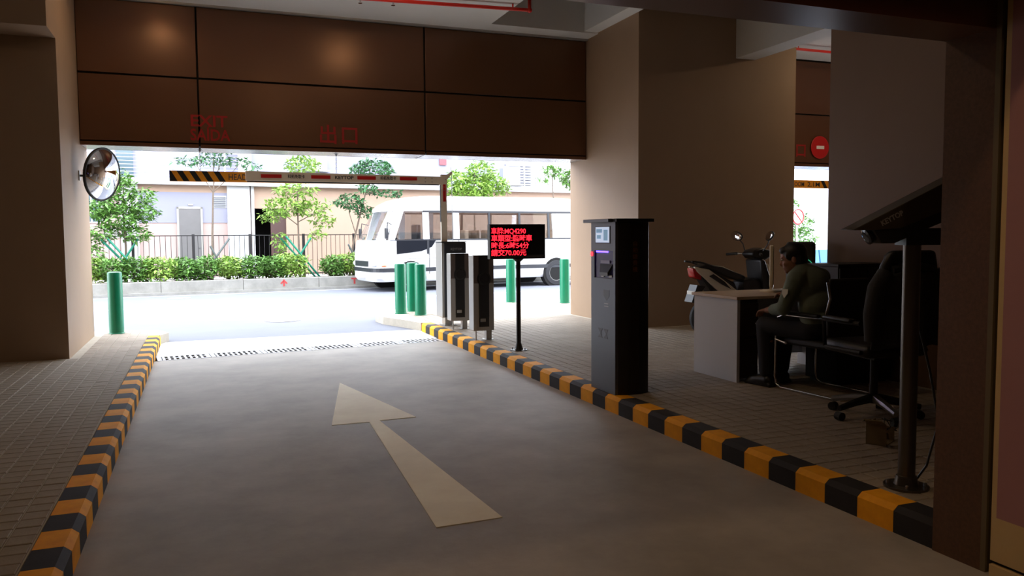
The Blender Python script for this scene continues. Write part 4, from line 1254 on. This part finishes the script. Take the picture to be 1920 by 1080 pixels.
fuse(hr, 'hair', M_hair, gp, 0.007, 3)
for s in (-1, 1):
    MB().ellip(H(0.079, s * 0.030, 0.010), (0.010, 0.012, 0.008), 10, 8, HR).build('eye', mat('eye_white', (210, 206, 200), 0.3), gp, smooth=True)
    MB().ellip(H(0.087, s * 0.030, 0.010), (0.004, 0.006, 0.006), 8, 6, HR).build('iris', mat('eye_dark', (24, 16, 12), 0.3), gp, smooth=True)
sh_ = MB()
sh_.ellip((-0.02, 0, 0.60), (0.150, 0.185, 0.12), 20, 12)
sh_.ellip(wai, (0.135, 0.178, 0.15), 20, 12)
sh_.ellip(che, (0.142, 0.195, 0.165), 20, 12)
chain(sh_, [shL, nb, shR], [0.080, 0.076, 0.080])
chain(sh_, [nb, Vector(nb) + Vector((0.012, 0.008, 0.035))], [0.072, 0.064])
chain(sh_, [shL, elL, Vector(elL).lerp(Vector(wrL), 0.62)], [0.076, 0.060, 0.046])
chain(sh_, [shR, elR, Vector(elR).lerp(Vector(wrR), 0.62)], [0.076, 0.060, 0.046])
shirt = fuse(sh_, 'shirt', M_shirt, gp, 0.009, 4)
tr_ = MB()
tr_.ellip(pel, (0.155, 0.185, 0.125), 20, 12)
for hp, kn, an in ((hipL, knL, anL), (hipR, knR, anR)):
    chain(tr_, [hp, kn, (an[0], an[1], 0.13)], [0.105, 0.078, 0.062])
fuse(tr_, 'trousers', M_trou, gp, 0.010, 4)
for an in (anL, anR):
    so = MB()
    chain(so, [(an[0] - 0.02, an[1], 0.055), (an[0] + 0.10, an[1], 0.046), (an[0] + 0.18, an[1], 0.04)], [0.052, 0.047, 0.036])
    so.box(an[0] - 0.075, an[1] - 0.045, 0.0, an[0] + 0.21, an[1] + 0.045, 0.03)
    fuse(so, 'shoe', M_shoe, gp, 0.008, 3)
pm = Vector(shL).lerp(Vector(elL), 0.45) + Vector((-0.01, 0.069, 0))
sp_ = [(0.028, 0.03), (0.028, -0.005), (0.0, -0.042), (-0.028, -0.005), (-0.028, 0.03)]
MB().prism([(pm.x + a + 0.3 * -b * 0.2, pm.y + 0.004 - b * 0.12, pm.z + b) for a, b in sp_], (0, 0.006, 0)).build('sleeve_badge', mat('badge_white', (214, 210, 196), 0.6), gp)

# ---- office swivel chair
oc = thing('office_chair', 'high-backed black swivel chair with five-star base behind the guard', 'chair', (4.46, 4.36, SW), math.radians(82))
M_le = mat('leather_black', (24, 24, 26), 0.4, bump=0.15, bscale=60)
for k in range(5):
    a = 2 * PI * k / 5 + 0.45
    ca, sa = math.cos(a), math.sin(a)
    lg = MB().tube([(0.03 * ca, 0.03 * sa, 0.135), (0.17 * ca, 0.17 * sa, 0.115), (0.31 * ca, 0.31 * sa, 0.085)], [0.034, 0.027, 0.02], 8).build('base_leg', M_steel if k % 2 == 0 else M_ch, oc, smooth=True)
    MB().cyl((0.305 * ca - 0.025 * sa, 0.305 * sa + 0.025 * ca, 0.03), (0.305 * ca + 0.025 * sa, 0.305 * sa - 0.025 * ca, 0.03), 0.03, n=16).build('caster', M_ch, lg)
MB().tube([(0, 0, 0.10), (0, 0, 0.45)], 0.028, 14).build('gas_column', M_ch, oc, smooth=True)
B(-0.13, -0.10, 0.43, 0.13, 0.10, 0.47).build('seat_plate', M_ch, oc)
B(-0.25, -0.25, 0.46, 0.27, 0.25, 0.55).build('seat', M_le, oc, bevel=0.04, segs=4)
bk = MB()
prof_ = [(-0.20, 0.54), (-0.235, 0.70), (-0.255, 0.90), (-0.285, 1.10), (-0.31, 1.20)]
wd_ = [0.20, 0.235, 0.235, 0.21, 0.17]
vs, fs = [], []
for (x, z), w in zip(prof_, wd_):
    vs += [(x, -w, z), (x, w, z), (x - 0.075, w, z), (x - 0.075, -w, z)]
for i in range(len(prof_) - 1):
    for j in range(4):
        j2 = (j + 1) % 4
        fs.append((i * 4 + j, i * 4 + j2, (i + 1) * 4 + j2, (i + 1) * 4 + j))
fs += [(3, 2, 1, 0), (16, 17, 18, 19)]
bk.add(vs, fs).build('backrest', M_le, oc, bevel=0.03, segs=3)
B(-0.305, -0.15, 1.04, -0.245, 0.15, 1.18).build('headrest', M_le, oc, bevel=0.03, segs=3)
for s in (-1, 1):
    MB().tube([(-0.20, s * 0.26, 0.50), (0.16, s * 0.29, 0.50), (0.18, s * 0.29, 0.69), (-0.20, s * 0.27, 0.70)], 0.016, 8).build('arm_frame', M_ch, oc, smooth=True)
    B(-0.14, s * 0.285 - 0.03, 0.70, 0.17, s * 0.285 + 0.03, 0.725).build('armrest', M_le, oc, bevel=0.01)

# ---- jacket hung over the swivel chair's back
jk = thing('jacket', 'dark grey jacket hung over the back of the swivel chair', 'jacket', (4.46, 4.36, SW), math.radians(82))
M_jk = mat('jacket_grey', (46, 46, 50), 0.85, bump=0.3, bscale=25)
vs, fs = [], []
NI, NJ = 16, 14
for i in range(NI + 1):
    t = i / NI
    z = 1.06 - 0.52 * t
    xb = -0.36 + 0.07 * t - 0.035
    w = 0.22 + 0.05 * t
    for j in range(NJ + 1):
        q = -1 + 2 * j / NJ
        fold = 0.018 * math.sin(q * 9 + 2 * t) * (0.3 + t) + 0.010 * math.sin(q * 17 + 5 * t)
        vs.append((xb - 0.02 + fold + 0.05 * q * q, q * w, z + 0.012 * math.sin(q * 6)))
n1 = len(vs)
for i in range(NI):
    for j in range(NJ):
        a = i * (NJ + 1) + j
        fs.append((a, a + 1, a + NJ + 2, a + NJ + 1))
jo = MB().add(vs, fs).build('back_panel', M_jk, jk, smooth=True)
sm = jo.modifiers.new('thickness', 'SOLIDIFY')
sm.thickness = 0.012
for s in (-1, 1):
    MB().tube([(-0.34, s * 0.19, 1.05), (-0.35, s * 0.265, 0.95), (-0.34, s * 0.29, 0.78), (-0.33, s * 0.28, 0.60)], [0.055, 0.06, 0.055, 0.045], 12).build('sleeve', M_jk, jk, smooth=True)
MB().tube([(-0.36, -0.16, 1.07), (-0.37, 0, 1.10), (-0.36, 0.16, 1.07)], [0.03, 0.035, 0.03], 10).build('collar', M_jk, jk, smooth=True)

# ---- motor scooter
sc = thing('motor_scooter', 'parked motor scooter with cream tail panels behind the desk', 'motor scooter', (6.60, 8.80, SW), math.radians(-2))
M_cr = mat('scooter_cream', (212, 202, 184), 0.3)
M_sb = mat('scooter_black', (22, 22, 26), 0.4)
M_tl = mat('tail_red', (170, 16, 20), 0.2)
for wx in (-0.48, 0.64):
    MY = Matrix.Translation((wx, 0, 0.225)) @ Matrix.Rotation(PI / 2, 4, 'X')
    tw = MB().lathe([(0.15, -0.03), (0.20, -0.05), (0.225, -0.025), (0.228, 0), (0.225, 0.025), (0.20, 0.05), (0.15, 0.03)], 28, MY).build('tyre', mat('tyre_black', (36, 36, 40), 0.8), sc, smooth=True)
    MB().lathe([(0.155, -0.035), (0.155, 0.035), (0.05, 0.03), (0.03, 0.05), (0.02, 0.05)], 20, MY).build('wheel_rim', M_alu, tw, smooth=True)
for s in (-1, 1):
    MB().prism([(-0.70, s * 0.085, 0.90), (-0.66, s * 0.105, 0.83), (-0.40, s * 0.15, 0.60), (-0.16, s * 0.15, 0.44), (-0.04, s * 0.15, 0.46), (-0.10, s * 0.16, 0.58), (-0.30, s * 0.155, 0.72), (-0.50, s * 0.12, 0.86)], (0, -s * 0.05, 0)).build('tail_panel', M_cr, sc, bevel=0.012)
    MB().prism([(-0.52, s * 0.140, 0.775), (-0.34, s * 0.158, 0.665), (-0.20, s * 0.160, 0.60), (-0.30, s * 0.158, 0.70), (-0.46, s * 0.148, 0.80)], (0, s * 0.006, 0)).build('side_vent', M_sb, sc)
MB().prism([(-0.64, -0.10, 0.82), (-0.40, -0.10, 0.50), (-0.10, -0.10, 0.36), (0.0, -0.10, 0.46), (-0.10, -0.10, 0.68), (-0.50, -0.10, 0.86)], (0, 0.20, 0)).build('rear_body', M_sb, sc, bevel=0.02)
MB().prism([(-0.715, -0.07, 0.88), (-0.69, -0.07, 0.76), (-0.60, -0.09, 0.72), (-0.58, -0.09, 0.84)], (0, 0.15, 0)).build('tail_light', M_tl, sc, bevel=0.012)
MB().prism([(-0.66, -0.09, 0.66), (-0.74, -0.09, 0.44), (-0.70, -0.09, 0.43), (-0.54, -0.09, 0.64)], (0, 0.18, 0)).build('rear_mudguard', M_sb, sc)
B(-0.705, -0.085, 0.46, -0.695, 0.085, 0.58).build('number_plate', M_sign_white, sc)
MB().prism([(-0.66, -0.11, 0.885), (-0.52, -0.12, 0.93), (-0.30, -0.13, 0.90), (-0.05, -0.13, 0.80), (0.06, -0.12, 0.76), (0.05, -0.12, 0.70), (-0.12, -0.13, 0.72), (-0.50, -0.12, 0.86)], (0, 0.24, 0)).build('seat', M_sb, sc, bevel=0.03, segs=3)
for s in (-1, 1):
    MB().tube([(-0.46, s * 0.145, 0.90), (-0.62, s * 0.13, 0.95), (-0.74, s * 0.09, 0.965)], 0.013, 8).build('grab_rail', M_sb, sc, smooth=True)
B(-0.12, -0.15, 0.28, 0.36, 0.15, 0.36).build('floorboard', M_sb, sc, bevel=0.02)
MB().prism([(0.34, -0.16, 0.30), (0.46, -0.16, 0.30), (0.40, -0.20, 0.70), (0.32, -0.17, 0.98), (0.25, -0.17, 0.98), (0.28, -0.19, 0.66)], (0, 0.36, 0)).build('leg_shield', M_sb, sc, bevel=0.03, segs=3)
MB().prism([(0.46, -0.12, 0.46), (0.52, -0.10, 0.62), (0.40, -0.14, 0.92), (0.36, -0.14, 0.92), (0.42, -0.15, 0.6)], (0, 0.26, 0)).build('front_fairing', M_cr, sc, bevel=0.02)
MB().tube([(0.64, 0, 0.225), (0.56, 0, 0.45), (0.32, 0, 1.0)], [0.03, 0.03, 0.026], 10).build('steering_column', M_sb, sc, smooth=True)
MB().prism([(0.52, -0.07, 0.44), (0.66, -0.07, 0.475), (0.84, -0.07, 0.40), (0.80, -0.07, 0.38), (0.66, -0.07, 0.455), (0.50, -0.07, 0.40)], (0, 0.14, 0)).build('front_mudguard', M_sb, sc)
MB().prism([(0.14, -0.13, 1.05), (0.20, -0.13, 1.10), (0.32, -0.13, 1.13), (0.43, -0.13, 1.10), (0.46, -0.13, 1.02), (0.36, -0.13, 0.96), (0.20, -0.13, 0.99)], (0, 0.26, 0)).build('handlebar_cover', M_sb, sc, bevel=0.03, segs=3)
MB().ellip((0.45, 0, 1.05), (0.04, 0.09, 0.05), 14, 8).build('headlight', mat('headlight', (222, 226, 230), 0.1), sc, smooth=True)
MB().tube([(0.12, -0.36, 1.04), (0.24, -0.14, 1.06), (0.24, 0.14, 1.06), (0.12, 0.36, 1.04)], 0.013, 8).build('handlebar', M_chrome, sc, smooth=True)
for s in (-1, 1):
    MB().tube([(0.10, s * 0.39, 1.037), (0.18, s * 0.25, 1.05)], 0.019, 10).build('grip', M_sb, sc, smooth=True)
    MB().tube([(0.26, s * 0.20, 1.09), (0.28, s * 0.27, 1.18), (0.25, s * 0.33, 1.25)], 0.008, 6).build('mirror_stem', M_sb, sc, smooth=True)
    mcx = Vector((0.24, s * 0.36, 1.285))
    n_ = Vector((-0.93, 0.20 * -s, 0.12)).normalized()
    q_ = Vector((0, 0, 1)).rotation_difference(n_).to_matrix()
    sh2 = MB().ellip(mcx, (0.062, 0.115, 0.024), 16, 10, q_).build('mirror_shell', M_sb, sc, smooth=True)
    MB().ellip(mcx + n_ * 0.014, (0.054, 0.105, 0.013), 16, 8, q_).build('mirror_glass', M_mir, sc, smooth=True)
MB().tube([(-0.10, -0.17, 0.26), (-0.40, -0.17, 0.28), (-0.66, -0.17, 0.36)], [0.03, 0.05, 0.045], 12).build('exhaust', M_steel, sc, smooth=True)
MB().tube([(-0.1, 0.10, 0.30), (-0.15, 0.2, 0.0)], 0.012, 8).build('side_stand', M_sb, sc)
MB().prism([(0.02, -0.14, 0.36), (0.30, -0.14, 0.36), (0.30, -0.14, 0.68), (0.20, -0.14, 0.74), (0.02, -0.14, 0.70)], (0, 0.28, 0)).build('luggage_box', M_sb, sc, bevel=0.03)
